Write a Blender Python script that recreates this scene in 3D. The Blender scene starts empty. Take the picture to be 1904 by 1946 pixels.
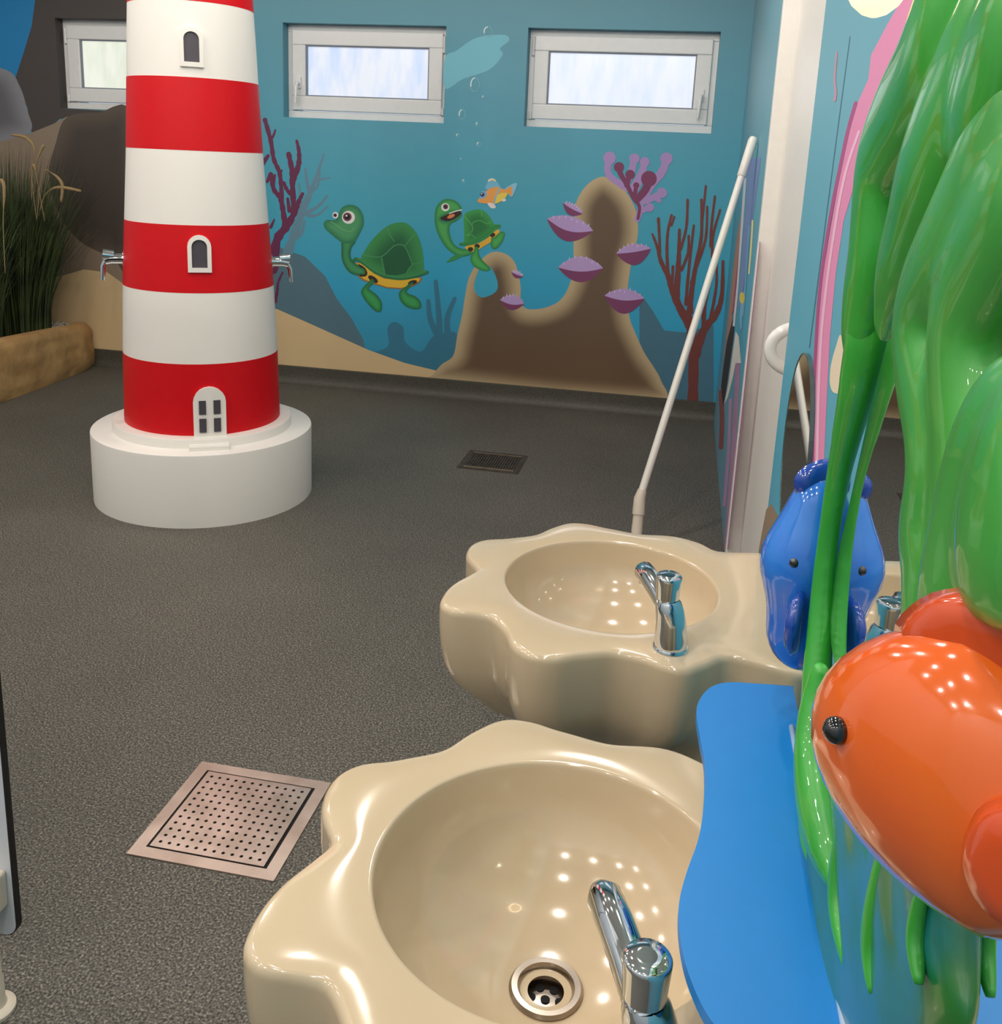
import bpy, bmesh, math, random
import numpy as np
from mathutils import Vector, Matrix

random.seed(4)
rng = np.random.default_rng(4)
SC = bpy.context.scene
COL = SC.collection
PI = math.pi

# ------------------------------------------------------------------ camera
W, H = 1904, 1946
F, PX, PY = 1816.35, 955.6, 735.7
CAM_Z = 1.45
PITCH, YAW, ROLL = (math.radians(a) for a in (13.5047, 10.3462, 2.5769))
_f = np.array([-math.sin(YAW) * math.cos(PITCH), math.cos(YAW) * math.cos(PITCH), -math.sin(PITCH)])
_r = np.array([math.cos(YAW), math.sin(YAW), 0.0])
_u = np.cross(_r, _f)
_c, _s = math.cos(ROLL), math.sin(ROLL)
RM = np.array([_c * _r + _s * _u, -_s * _r + _c * _u, _f])
CP = np.array([0, 0, CAM_Z])
camd = bpy.data.cameras.new('camera')
cam = bpy.data.objects.new('camera', camd)
COL.objects.link(cam)
camd.sensor_fit = 'HORIZONTAL'
camd.sensor_width = 36
camd.lens = F * 36 / W
camd.shift_x = (W / 2 - PX) / W
camd.shift_y = (PY - H / 2) / W
camd.clip_start = 0.02
cam.matrix_world = Matrix((
    (RM[0][0], RM[1][0], -RM[2][0], 0),
    (RM[0][1], RM[1][1], -RM[2][1], 0),
    (RM[0][2], RM[1][2], -RM[2][2], CAM_Z),
    (0, 0, 0, 1)))
SC.camera = cam


def ray(px, py):
    return np.array([(px - PX) / F, -(py - PY) / F, 1.0]) @ RM


def proj(p):
    d = RM @ (np.array(p, float) - CP)
    return PX + F * d[0] / d[2], PY - F * d[1] / d[2]


def onx(px, py, x):
    d = ray(px, py)
    return CP + d * (x - CP[0]) / d[0]


def ony(px, py, y):
    d = ray(px, py)
    return CP + d * (y - CP[1]) / d[1]


def onz(px, py, z):
    d = ray(px, py)
    return CP + d * (z - CP[2]) / d[2]


# ------------------------------------------------------------------ world and exposure
wd = bpy.data.worlds.new('world')
SC.world = wd
wd.use_nodes = True
wd.node_tree.nodes['Background'].inputs[0].default_value = (0.75, 0.85, 1.0, 1)
wd.node_tree.nodes['Background'].inputs[1].default_value = 1.0
SC.view_settings.view_transform = 'Standard'
SC.view_settings.look = 'None'
SC.view_settings.gamma = 1
SC.view_settings.use_curve_mapping = False
SC.view_settings.exposure = 0.0

DOWNLIGHT_W = 6.0
DOWNLIGHT_COL = (1.0, 0.925, 0.845)
PANE_STRENGTH = 0.86
LAMP_STRENGTH = 2.2

# room
XL, XR, YB, YF, ZC = -4.35, 0.2507, -1.3, 5.56, 3.0
DOOR_Y0, DOOR_Y1 = 2.275, 3.493


# ------------------------------------------------------------------ helpers
def lin(c):
    out = []
    for v in c[:3]:
        v = v / 255.0
        out.append(v / 12.92 if v <= 0.04045 else ((v + 0.055) / 1.055) ** 2.4)
    return tuple(out) + (1.0,)


MATS = {}


def mat(name, rgb, rough=0.5, metal=0.0, rgb2=None, scale=30.0, bump=0.0, bscale=None, coat=0.0,
        emis=None, estr=0.0, spec=0.5, detail=3.0, lo=0.35, hi=0.65):
    if name in MATS:
        return MATS[name]
    m = bpy.data.materials.new(name)
    m.use_nodes = True
    nt = m.node_tree
    b = nt.nodes['Principled BSDF']
    b.inputs['Roughness'].default_value = rough
    b.inputs['Metallic'].default_value = metal
    b.inputs['Specular IOR Level'].default_value = spec
    b.inputs['Coat Weight'].default_value = coat
    b.inputs['Coat Roughness'].default_value = 0.04
    tc = nt.nodes.new('ShaderNodeTexCoord')
    nz = nt.nodes.new('ShaderNodeTexNoise')
    nz.inputs['Scale'].default_value = scale
    nz.inputs['Detail'].default_value = detail
    nt.links.new(tc.outputs['Object'], nz.inputs['Vector'])
    rp = nt.nodes.new('ShaderNodeValToRGB')
    rp.color_ramp.elements[0].position = lo
    rp.color_ramp.elements[1].position = hi
    rp.color_ramp.elements[0].color = lin(rgb)
    c2 = rgb2 if rgb2 else tuple(min(255, v * 1.012) for v in rgb)
    rp.color_ramp.elements[1].color = lin(c2)
    nt.links.new(nz.outputs['Fac'], rp.inputs['Fac'])
    nt.links.new(rp.outputs['Color'], b.inputs['Base Color'])
    if bump:
        nb = nt.nodes.new('ShaderNodeTexNoise')
        nb.inputs['Scale'].default_value = bscale or scale
        nb.inputs['Detail'].default_value = 4
        nt.links.new(tc.outputs['Object'], nb.inputs['Vector'])
        bp = nt.nodes.new('ShaderNodeBump')
        bp.inputs['Strength'].default_value = bump
        bp.inputs['Distance'].default_value = 0.01
        nt.links.new(nb.outputs['Fac'], bp.inputs['Height'])
        nt.links.new(bp.outputs['Normal'], b.inputs['Normal'])
    if emis:
        b.inputs['Emission Color'].default_value = lin(emis)
        b.inputs['Emission Strength'].default_value = estr
    MATS[name] = m
    return m


def attr_mat(name, rough=0.55, coat=0.0):
    if name in MATS:
        return MATS[name]
    m = bpy.data.materials.new(name)
    m.use_nodes = True
    nt = m.node_tree
    b = nt.nodes['Principled BSDF']
    b.inputs['Roughness'].default_value = rough
    b.inputs['Coat Weight'].default_value = coat
    b.inputs['Coat Roughness'].default_value = 0.05
    a = nt.nodes.new('ShaderNodeVertexColor')
    a.layer_name = 'Col'
    nt.links.new(a.outputs['Color'], b.inputs['Base Color'])
    MATS[name] = m
    return m


def link(o, parent=None):
    COL.objects.link(o)
    if parent is not None:
        o.parent = parent
    return o


def mesh_obj(name, verts, faces, m, parent=None, smooth=False, sub=0, bevel=0.0):
    me = bpy.data.meshes.new(name)
    me.from_pydata([tuple(map(float, v)) for v in verts], [], faces)
    me.update()
    if m is not None:
        me.materials.append(m)
    if smooth:
        me.polygons.foreach_set('use_smooth', [True] * len(me.polygons))
    o = bpy.data.objects.new(name, me)
    link(o, parent)
    if bevel:
        md = o.modifiers.new('bevel', 'BEVEL')
        md.width = bevel
        md.segments = 3
        md.limit_method = 'ANGLE'
    if sub:
        md = o.modifiers.new('sub', 'SUBSURF')
        md.levels = sub
        md.render_levels = sub
    return o


def tag(o, label, cat, group=None):
    o['label'] = label
    o['category'] = cat
    if group:
        o['group'] = group
    return o


def struct(o, label=None):
    o['kind'] = 'structure'
    if label:
        o['label'] = label
    return o


def empty(name, loc, parent=None):
    o = bpy.data.objects.new(name, None)
    o.location = loc
    o.empty_display_size = 0.1
    return link(o, parent)


def offs(o, root):
    """keep world-space vertex data while parented to an empty that has a location"""
    o.matrix_parent_inverse = Matrix.Translation(-root.location)
    return o


class MB:
    def __init__(s):
        s.v, s.f = [], []

    def add(s, verts, faces):
        n = len(s.v)
        s.v += [tuple(map(float, v)) for v in verts]
        s.f += [tuple(n + i for i in f) for f in faces]
        return s

    def box(s, x0, x1, y0, y1, z0, z1):
        return s.add([(x0, y0, z0), (x1, y0, z0), (x1, y1, z0), (x0, y1, z0),
                      (x0, y0, z1), (x1, y0, z1), (x1, y1, z1), (x0, y1, z1)],
                     [(0, 3, 2, 1), (4, 5, 6, 7), (0, 1, 5, 4), (1, 2, 6, 5), (2, 3, 7, 6), (3, 0, 4, 7)])

    def lathe(s, prof, n=48, c=(0, 0, 0), cap=True):
        vs, fs = [], []
        for r, z in prof:
            for i in range(n):
                a = 2 * PI * i / n
                vs.append((c[0] + r * math.cos(a), c[1] + r * math.sin(a), c[2] + z))
        for k in range(len(prof) - 1):
            for i in range(n):
                j = (i + 1) % n
                fs.append((k * n + i, k * n + j, (k + 1) * n + j, (k + 1) * n + i))
        if cap:
            fs.append(tuple(range(n))[::-1])
            fs.append(tuple((len(prof) - 1) * n + i for i in range(n)))
        return s.add(vs, fs)

    def tube(s, pts, rads, n=12, squash=None, up=(0, 0, 1)):
        pts = [Vector(map(float, p)) for p in pts]
        if not hasattr(rads, '__len__'):
            rads = [rads] * len(pts)
        vs, fs = [], []
        prev = None
        for i, p in enumerate(pts):
            t = (pts[min(i + 1, len(pts) - 1)] - pts[max(i - 1, 0)]).normalized()
            if prev is None:
                a = Vector(up).cross(t)
                if a.length < 1e-3:
                    a = Vector((1, 0, 0)).cross(t)
                a.normalize()
            else:
                a = (prev - t * prev.dot(t)).normalized()
            prev = a
            b = t.cross(a)
            q = squash[i] if squash else 1.0
            for k in range(n):
                w = 2 * PI * k / n
                vs.append(p + a * (math.cos(w) * rads[i]) + b * (math.sin(w) * rads[i] * q))
        for i in range(len(pts) - 1):
            for k in range(n):
                j = (k + 1) % n
                fs.append((i * n + k, i * n + j, (i + 1) * n + j, (i + 1) * n + k))
        fs.append(tuple(range(n))[::-1])
        fs.append(tuple((len(pts) - 1) * n + k for k in range(n)))
        return s.add(vs, fs)

    def prism(s, poly, d0, d1, axis='y'):
        """poly: list of 2D points, extruded along axis between d0 and d1"""
        n = len(poly)

        def put(p, d):
            if axis == 'y':
                return (p[0], d, p[1])
            if axis == 'x':
                return (d, p[0], p[1])
            return (p[0], p[1], d)
        vs = [put(p, d0) for p in poly] + [put(p, d1) for p in poly]
        fs = [tuple(range(n)), tuple(range(2 * n - 1, n - 1, -1))]
        fs += [(i, n + i, n + (i + 1) % n, (i + 1) % n) for i in range(n)]
        return s.add(vs, fs)

    def build(s, name, m, parent=None, smooth=False, sub=0, bevel=0.0):
        o = mesh_obj(name, s.v, s.f, m, parent, smooth, sub, bevel)
        bm = bmesh.new()
        bm.from_mesh(o.data)
        bmesh.ops.recalc_face_normals(bm, faces=bm.faces)
        bm.to_mesh(o.data)
        bm.free()
        return o


def autosmooth(o, ang=40):
    me = o.data
    me.polygons.foreach_set('use_smooth', [True] * len(me.polygons))
    me.set_sharp_from_angle(angle=math.radians(ang))
    return o


def catmull(pts, k=6, closed=True):
    pts = [np.array(p, float) for p in pts]
    n = len(pts)
    out = []
    rngi = range(n) if closed else range(n - 1)
    for i in rngi:
        if closed:
            p0, p1, p2, p3 = pts[i - 1], pts[i], pts[(i + 1) % n], pts[(i + 2) % n]
        else:
            p0, p1, p2, p3 = pts[max(i - 1, 0)], pts[i], pts[i + 1], pts[min(i + 2, n - 1)]
        for j in range(k):
            t = j / k
            out.append(0.5 * ((2 * p1) + (-p0 + p2) * t + (2 * p0 - 5 * p1 + 4 * p2 - p3) * t * t
                              + (-p0 + 3 * p1 - 3 * p2 + p3) * t ** 3))
    if not closed:
        out.append(pts[-1])
    return out


def inside(poly, x, y):
    px, py = poly[:, 0], poly[:, 1]
    qx, qy = np.roll(px, -1), np.roll(py, -1)
    res = np.zeros(x.shape, bool)
    for a, b, c, d in zip(px, py, qx, qy):
        cond = ((b > y) != (d > y))
        with np.errstate(divide='ignore', invalid='ignore'):
            xx = (c - a) * (y - b) / (d - b) + a
        res ^= cond & (x < xx)
    return res


def distpoly(poly, x, y):
    best = np.full(x.shape, 1e9)
    q = np.roll(poly, -1, 0)
    for (a, b), (c, d) in zip(poly, q):
        dx, dy = c - a, d - b
        L = dx * dx + dy * dy + 1e-9
        t = np.clip(((x - a) * dx + (y - b) * dy) / L, 0, 1)
        best = np.minimum(best, np.hypot(x - a - t * dx, y - b - t * dy))
    return best


STEP = 0.0003
PAINT_ALBEDO = 1.55


class Paint:
    """flat paint on a wall, shapes given by what they cover in the photograph, each coat a hair prouder"""

    def __init__(s, wall, org=(0, 0), sc=1.0, base=1):
        s.wall, s.org, s.sc, s.base = wall, org, sc, base
        s.v, s.f, s.c = [], [], []
        s.k = 0

    def P(s, p, layer):
        px, py = s.org[0] + p[0] / s.sc, s.org[1] + p[1] / s.sc
        off = (s.base + layer) * STEP + s.k * 2e-5
        if s.wall == 'far':
            return ony(px, py, YF - off)
        return onx(px, py, XR - off)

    def face(s, pts, cols, layer):
        n = len(s.v)
        s.v += [s.P(p, layer) for p in pts]
        s.f.append(tuple(range(n, n + len(pts))))
        s.c.append(cols)

    def poly(s, pts, rgb, layer=0, smooth=True, k=5):
        q = catmull(pts, k) if smooth else pts
        s.face(q, [lin(rgb)] * len(q), layer)
        return q

    def disc(s, c, rx, rgb, layer=0, ry=None, rot=0.0, n=24):
        ry = ry or rx
        s.k = (s.k + 1) % 40
        pts = []
        for i in range(n):
            a = 2 * PI * i / n
            x, y = rx * math.cos(a), ry * math.sin(a)
            pts.append((c[0] + x * math.cos(rot) - y * math.sin(rot), c[1] + x * math.sin(rot) + y * math.cos(rot)))
        s.face(pts, [lin(rgb)] * n, layer)

    def ring(s, c, rx, ry, w, rgb, layer=0, n=20, a0=0, a1=2 * PI):
        for i in range(n):
            a, b = a0 + (a1 - a0) * i / n, a0 + (a1 - a0) * (i + 1) / n
            s.face([(c[0] + (rx + d) * math.cos(t), c[1] + (ry + d) * math.sin(t))
                    for t, d in ((a, 0), (b, 0), (b, -w), (a, -w))], [lin(rgb)] * 4, layer)

    def stroke(s, pts, w0, w1, rgb, layer=0, k=5, wob=0.0):
        q = catmull(pts, k, closed=False) if len(pts) > 2 else [np.array(p, float) for p in pts]
        n = len(q)
        ws = [(w0 + (w1 - w0) * i / (n - 1)) / 2 * (1 + wob * math.sin(i * 2.3)) for i in range(n)]
        L, R = [], []
        for i in range(n):
            t = q[min(i + 1, n - 1)] - q[max(i - 1, 0)]
            t = t / (np.hypot(*t) + 1e-9)
            nn = np.array([-t[1], t[0]])
            L.append(q[i] + nn * ws[i])
            R.append(q[i] - nn * ws[i])
        s.k = (s.k + 1) % 40
        for i in range(n - 1):
            s.face([L[i], L[i + 1], R[i + 1], R[i]], [lin(rgb)] * 4, layer)
        s.disc(q[-1], ws[-1], rgb, layer, n=12)
        s.disc(q[0], ws[0], rgb, layer, n=12)

    def soft(s, pts, edge, inner, width, layer=0, step=8, fn=None, k=5, smooth=True):
        q = catmull(pts, k) if smooth else [np.array(p, float) for p in pts]
        s.face(q, [lin(edge)] * len(q), layer)
        P = np.array(q)
        x0, y0 = P.min(0)
        x1, y1 = P.max(0)
        xs, ys = np.arange(x0, x1, step), np.arange(y0, y1, step)
        X, Y = np.meshgrid(xs, ys)
        ins = inside(P, X, Y)
        D = distpoly(P, X, Y)
        e, i_ = np.array(lin(edge)), np.array(lin(inner))
        for r in range(len(ys) - 1):
            for c in range(len(xs) - 1):
                if ins[r, c] and ins[r + 1, c] and ins[r, c + 1] and ins[r + 1, c + 1]:
                    cc = []
                    for (a, b) in ((r, c), (r, c + 1), (r + 1, c + 1), (r + 1, c)):
                        t = min(1, max(0, (D[a, b] - 1.0) / width))
                        t = t * t * (3 - 2 * t)
                        col = e * (1 - t) + i_ * t
                        if fn:
                            col = fn(X[a, b], Y[a, b], col, t)
                        cc.append(tuple(col))
                    s.face([(X[r, c], Y[r, c]), (X[r, c + 1], Y[r, c + 1]), (X[r + 1, c + 1], Y[r + 1, c + 1]),
                            (X[r + 1, c], Y[r + 1, c])], cc, layer + 0.6)

    def build(s, name, parent, label=None):
        me = bpy.data.meshes.new(name)
        me.from_pydata([tuple(map(float, v)) for v in s.v], [], s.f)
        me.update()
        at = me.color_attributes.new('Col', 'FLOAT_COLOR', 'CORNER')
        flat = [c for f in s.c for c in f]
        fa = np.array(flat, dtype=np.float32)
        fa[:, :3] = fa[:, :3] * PAINT_ALBEDO / (1 + (PAINT_ALBEDO - 1) * fa[:, :3])
        at.data.foreach_set('color', fa.ravel())
        me.materials.append(attr_mat('wall paint'))
        o = bpy.data.objects.new(name, me)
        link(o, parent)
        if label:
            o['label'] = label
        return o


# ------------------------------------------------------------------ materials of the shell
def floor_mat():
    m = bpy.data.materials.new('speckled safety vinyl')
    m.use_nodes = True
    nt = m.node_tree
    b = nt.nodes['Principled BSDF']
    tc = nt.nodes.new('ShaderNodeTexCoord')
    n1 = nt.nodes.new('ShaderNodeTexNoise')
    n1.inputs['Scale'].default_value = 210
    n1.inputs['Detail'].default_value = 2
    n2 = nt.nodes.new('ShaderNodeTexNoise')
    n2.inputs['Scale'].default_value = 1.3
    n2.inputs['Detail'].default_value = 3
    vo = nt.nodes.new('ShaderNodeTexVoronoi')
    vo.inputs['Scale'].default_value = 330
    for n in (n1, n2, vo):
        nt.links.new(tc.outputs['Object'], n.inputs['Vector'])
    r1 = nt.nodes.new('ShaderNodeValToRGB')
    els = r1.color_ramp.elements
    els[0].position, els[0].color = 0.34, lin((50, 48, 45))
    els[1].position, els[1].color = 0.70, lin((152, 146, 136))
    e = els.new(0.48)
    e.color = lin((89, 86, 80))
    e = els.new(0.57)
    e.color = lin((108, 104, 96))
    nt.links.new(n1.outputs['Fac'], r1.inputs['Fac'])
    # single chips
    r3 = nt.nodes.new('ShaderNodeValToRGB')
    r3.color_ramp.elements[0].position, r3.color_ramp.elements[0].color = 0.0, (0.55, 0.55, 0.55, 1)
    r3.color_ramp.elements[1].position, r3.color_ramp.elements[1].color = 1.0, (1.45, 1.45, 1.45, 1)
    nt.links.new(vo.outputs['Color'], r3.inputs['Fac'])
    mx0 = nt.nodes.new('ShaderNodeMix')
    mx0.data_type = 'RGBA'
    mx0.blend_type = 'MULTIPLY'
    mx0.inputs['Factor'].default_value = 0.8
    nt.links.new(r1.outputs['Color'], mx0.inputs['A'])
    nt.links.new(r3.outputs['Color'], mx0.inputs['B'])
    r2 = nt.nodes.new('ShaderNodeValToRGB')
    r2.color_ramp.elements[0].position, r2.color_ramp.elements[0].color = 0.3, (0.86, 0.85, 0.84, 1)
    r2.color_ramp.elements[1].position, r2.color_ramp.elements[1].color = 0.7, (1.1, 1.08, 1.05, 1)
    nt.links.new(n2.outputs['Fac'], r2.inputs['Fac'])
    mx = nt.nodes.new('ShaderNodeMix')
    mx.data_type = 'RGBA'
    mx.blend_type = 'MULTIPLY'
    mx.inputs['Factor'].default_value = 1
    nt.links.new(mx0.outputs['Result'], mx.inputs['A'])
    nt.links.new(r2.outputs['Color'], mx.inputs['B'])
    nt.links.new(mx.outputs['Result'], b.inputs['Base Color'])
    b.inputs['Roughness'].default_value = 0.55
    b.inputs['Specular IOR Level'].default_value = 0.35
    bp = nt.nodes.new('ShaderNodeBump')
    bp.inputs['Strength'].default_value = 0.35
    bp.inputs['Distance'].default_value = 0.002
    nt.links.new(n1.outputs['Fac'], bp.inputs['Height'])
    nt.links.new(bp.outputs['Normal'], b.inputs['Normal'])
    return m


def mural_mat(name, stops, blob=None):
    """painted water: colour runs with the height on the wall, brushed unevenly"""
    m = bpy.data.materials.new(name)
    m.use_nodes = True
    nt = m.node_tree
    b = nt.nodes['Principled BSDF']
    b.inputs['Roughness'].default_value = 0.5
    tc = nt.nodes.new('ShaderNodeTexCoord')
    sp = nt.nodes.new('ShaderNodeSeparateXYZ')
    nt.links.new(tc.outputs['Object'], sp.inputs[0])
    nz = nt.nodes.new('ShaderNodeTexNoise')
    nz.inputs['Scale'].default_value = 0.9
    nz.inputs['Detail'].default_value = 1.5
    nt.links.new(tc.outputs['Object'], nz.inputs['Vector'])
    md = nt.nodes.new('ShaderNodeMath')
    md.operation = 'MULTIPLY_ADD'
    md.inputs[1].default_value = 0.5
    nt.links.new(nz.outputs['Fac'], md.inputs[0])
    nt.links.new(sp.outputs['Z'], md.inputs[2])
    dv = nt.nodes.new('ShaderNodeMath')
    dv.operation = 'MULTIPLY'
    dv.inputs[1].default_value = 1 / 3.0
    nt.links.new(md.outputs[0], dv.inputs[0])
    rp = nt.nodes.new('ShaderNodeValToRGB')
    els = rp.color_ramp.elements
    els[0].position, els[0].color = stops[0][0], lin(stops[0][1])
    els[1].position, els[1].color = stops[-1][0], lin(stops[-1][1])
    for p, c in stops[1:-1]:
        e = els.new(p)
        e.color = lin(c)
    nt.links.new(dv.outputs[0], rp.inputs['Fac'])
    nt.links.new(rp.outputs['Color'], b.inputs['Base Color'])
    return m


M_FLOOR = floor_mat()
M_SEA = mural_mat('painted sea', [(0.1, (56, 142, 176)), (0.30, (48, 164, 204)), (0.45, (66, 164, 190)),
                                  (0.65, (84, 156, 178)), (0.9, (90, 142, 158))])
M_SEA_R = mural_mat('painted sea on side wall', [(0.1, (108, 152, 174)), (0.35, (78, 164, 192)), (0.6, (104, 168, 188)),
                                                 (0.9, (128, 160, 172))])
M_CEIL = mat('white ceiling paint', (226, 220, 208), 0.8)
M_WALLP = mat('plain blue wall paint', (176, 184, 190), 0.7)
M_BASE = mat('dark coved vinyl', (62, 60, 52), 0.5, rgb2=(84, 80, 70), scale=160, bump=0.2)
M_WHITE = mat('white lacquer', (232, 228, 222), 0.35)
M_PVC = mat('white window plastic', (222, 222, 222), 0.3)
M_GASKET = mat('grey gasket', (120, 128, 140), 0.5)
M_CHROME = mat('chrome', (225, 228, 232), 0.06, 1.0)
M_STEEL = mat('brushed stainless steel', (196, 184, 172), 0.32, 1.0, rgb2=(222, 208, 198), scale=14)
M_STEELD = mat('dark floor grate steel', (92, 82, 74), 0.45, 0.8, rgb2=(118, 104, 92), scale=30)
M_BLACK = mat('black hollow shade', (8, 8, 8), 0.8)  # darkness inside the drain openings, put into a flat colour

# ------------------------------------------------------------------ shell
floor = struct(MB().box(XL - .2, XR + .3, YB - .2, YF + .4, -0.1, 0).build('floor', M_FLOOR))
ceiling = struct(MB().box(XL - .2, XR + .3, YB - .2, YF + .4, ZC, ZC + .1).build('ceiling', M_CEIL))

# window openings in the far wall: x0, x1, z0, z1
YW = YF + 0.075          # plane of the window frames


def win_rect(l, t, r, b):
    p, q = ony(l, t, YW), ony(r, b, YW)
    return [p[0], q[0], q[2], p[2]]


w2 = win_rect(547, 45, 849, 238)
w3 = win_rect(1008, 57, 1352, 252)
zt, zb = (w2[3] + w3[3]) / 2, (w2[2] + w3[2]) / 2
w2[2] = w3[2] = zb
w2[3] = w3[3] = zt
w1x = ony(123, 120, YW)[0]
w1 = [w1x, w1x + (w2[1] - w2[0]), zb, zt]
WINS = [w1, w2, w3]
xs = [XL - .2]
for w in WINS:
    xs += [w[0], w[1]]
xs += [XR + .3]
mb = MB()
for i in range(len(xs) - 1):
    a, b = xs[i], xs[i + 1]
    if i % 2 == 0:
        mb.box(a, b, YF, YF + .3, 0, ZC)
    else:
        mb.box(a, b, YF, YF + .3, 0, zb)
        mb.box(a, b, YF, YF + .3, zt, ZC)
wall_far = struct(mb.build('wall_far', M_SEA), 'blue sea mural wall with three small windows')
wall_left = struct(MB().box(XL - .2, XL, YB, YF, 0, ZC).build('wall_left', M_WALLP))
wall_back = struct(MB().box(XL - .2, XR + .3, YB - .2, YB, 0, ZC).build('wall_back', M_WALLP))
mb = MB()
mb.box(XR, XR + .25, DOOR_Y1, YF, 0, ZC)
mb.box(XR, XR + .25, YB, DOOR_Y0, 0, ZC)
mb.box(XR, XR + .25, DOOR_Y0, DOOR_Y1, 2.25, ZC)
wall_right = struct(mb.build('wall_right', M_SEA_R), 'pale blue side wall painted with pink seaweed')
mb = MB()
prof = [(0.0, 0.0), (-0.045, 0.0), (-0.026, 0.012), (-0.016, 0.035), (-0.012, 0.06), (-0.012, 0.108), (-0.006, 0.113), (0, 0.113)]
mb.prism([(p[0] + YF, p[1]) for p in prof], XL, XR - .001, 'x')
bbf = struct(autosmooth(mb.build('baseboard_far', M_BASE)))

# ------------------------------------------------------------------ white door in its recess
door = struct(empty('door_1', (XR + .06, (DOOR_Y0 + DOOR_Y1) / 2, 0)), 'plain white recessed door with a bow handle')
offs(MB().box(XR + .045, XR + .085, DOOR_Y0, DOOR_Y1, 0.0, 2.25).build('door_leaf', M_WHITE, door), door)
mb = MB()
mb.box(XR - .004, XR + .06, DOOR_Y1 - .05, DOOR_Y1, 0, 2.25)
mb.box(XR + .004, XR + .06, DOOR_Y0, DOOR_Y0 + .04, 0, 2.25)
mb.box(XR - .004, XR + .06, DOOR_Y0, DOOR_Y1, 2.2, 2.25)
offs(mb.build('door_frame', M_WHITE, door, bevel=.003), door)
yh, zh = 2.36, 1.03
pts = []
for i in range(17):
    a = PI / 2 + PI * i / 16
    pts.append((XR + .046 + math.cos(a) * .074, yh, zh + math.sin(a) * .056))
offs(MB().tube(pts, .0155, 14, up=(0, 1, 0)).build('bow_handle', mat('white handle plastic', (228, 224, 220), .15, coat=.5), door, smooth=True), door)


# ------------------------------------------------------------------ windows
def pane_mat(name, warm, streak):
    m = bpy.data.materials.new(name)
    m.use_nodes = True
    nt = m.node_tree
    b = nt.nodes['Principled BSDF']
    b.inputs['Roughness'].default_value = 0.15
    b.inputs['Base Color'].default_value = (0.25, 0.27, 0.3, 1)
    tc = nt.nodes.new('ShaderNodeTexCoord')
    mp = nt.nodes.new('ShaderNodeMapping')
    mp.inputs['Scale'].default_value = (14, 1, 4)
    nt.links.new(tc.outputs['Object'], mp.inputs[0])
    n1 = nt.nodes.new('ShaderNodeTexNoise')
    n1.inputs['Scale'].default_value = 1.0
    n1.inputs['Detail'].default_value = 4
    nt.links.new(mp.outputs[0], n1.inputs['Vector'])
    r1 = nt.nodes.new('ShaderNodeValToRGB')
    e = r1.color_ramp.elements
    e[0].position, e[0].color = 0.3, lin(streak)
    e[1].position, e[1].color = 0.62, lin(warm)
    nt.links.new(n1.outputs['Fac'], r1.inputs['Fac'])
    nt.links.new(r1.outputs['Color'], b.inputs['Emission Color'])
    b.inputs['Emission Strength'].default_value = PANE_STRENGTH
    return m


PANES = [pane_mat('frosted glass, garden side', (238, 240, 222), (214, 222, 196)),
         pane_mat('steamed up glass', (226, 230, 240), (186, 208, 246)),
         pane_mat('milky glass', (232, 236, 246), (214, 226, 246))]


def frame_ring(mb, x0, x1, z0, z1, w, y0, y1):
    mb.box(x0, x1, y0, y1, z1 - w, z1)
    mb.box(x0, x1, y0, y1, z0, z0 + w)
    mb.box(x0, x0 + w, y0, y1, z0 + w, z1 - w)
    mb.box(x1 - w, x1, y0, y1, z0 + w, z1 - w)


for i, (x0, x1, z0, z1) in enumerate(WINS):
    w = struct(empty('window_%d' % (i + 1), ((x0 + x1) / 2, YW + .04, z0)),
               ['small white window left of the lighthouse in dark mural', 'small white window with steamed streaked glass',
                'small white window with evenly milky glass'][i])
    mb = MB()
    frame_ring(mb, x0, x1, z0, z1, .042, YW, YW + .07)
    offs(mb.build('frame', M_PVC, w, bevel=.004), w)
    mb = MB()
    a = .032
    frame_ring(mb, x0 + a, x1 - a, z0 + a + .014, z1 - a, .082, YW - .016, YW + .05)
    offs(mb.build('sash', M_PVC, w, bevel=.006), w)
    a = .114
    mb = MB()
    frame_ring(mb, x0 + a - .004, x1 - a + .004, z0 + a + .01, z1 - a + .004, .011, YW - .004, YW + .03)
    offs(mb.build('gasket', M_GASKET, w), w)
    offs(MB().box(x0 + a, x1 - a, YW + .012, YW + .02, z0 + a + .012, z1 - a).build('pane', PANES[i], w), w)
    hx = x0 + .075 if i == 1 else (x1 - .075)
    if i > 0:
        zz = z0 + .2
        mb = MB()
        mb.box(hx - .014, hx + .014, YW - .026, YW - .014, zz - .03, zz + .035)
        mb.tube([(hx, YW - .02, zz), (hx, YW - .05, zz), (hx - .002, YW - .058, zz - .02), (hx - .008, YW - .056, zz - .12)],
                [.01, .01, .011, .008], 10, up=(1, 0, 0))
        offs(autosmooth(mb.build('handle', M_PVC, w)), w)
    kx = x1 - .024 if i == 1 else x0 + .024
    for (h0, h1) in ((.045, .085), (z1 - z0 - .14, z1 - z0 - .05)):
        offs(MB().tube([(kx, YW - .012, z0 + h0), (kx, YW - .012, z0 + h1)], .008, 10).build('hinge', M_PVC, w, smooth=False), w)

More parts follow.
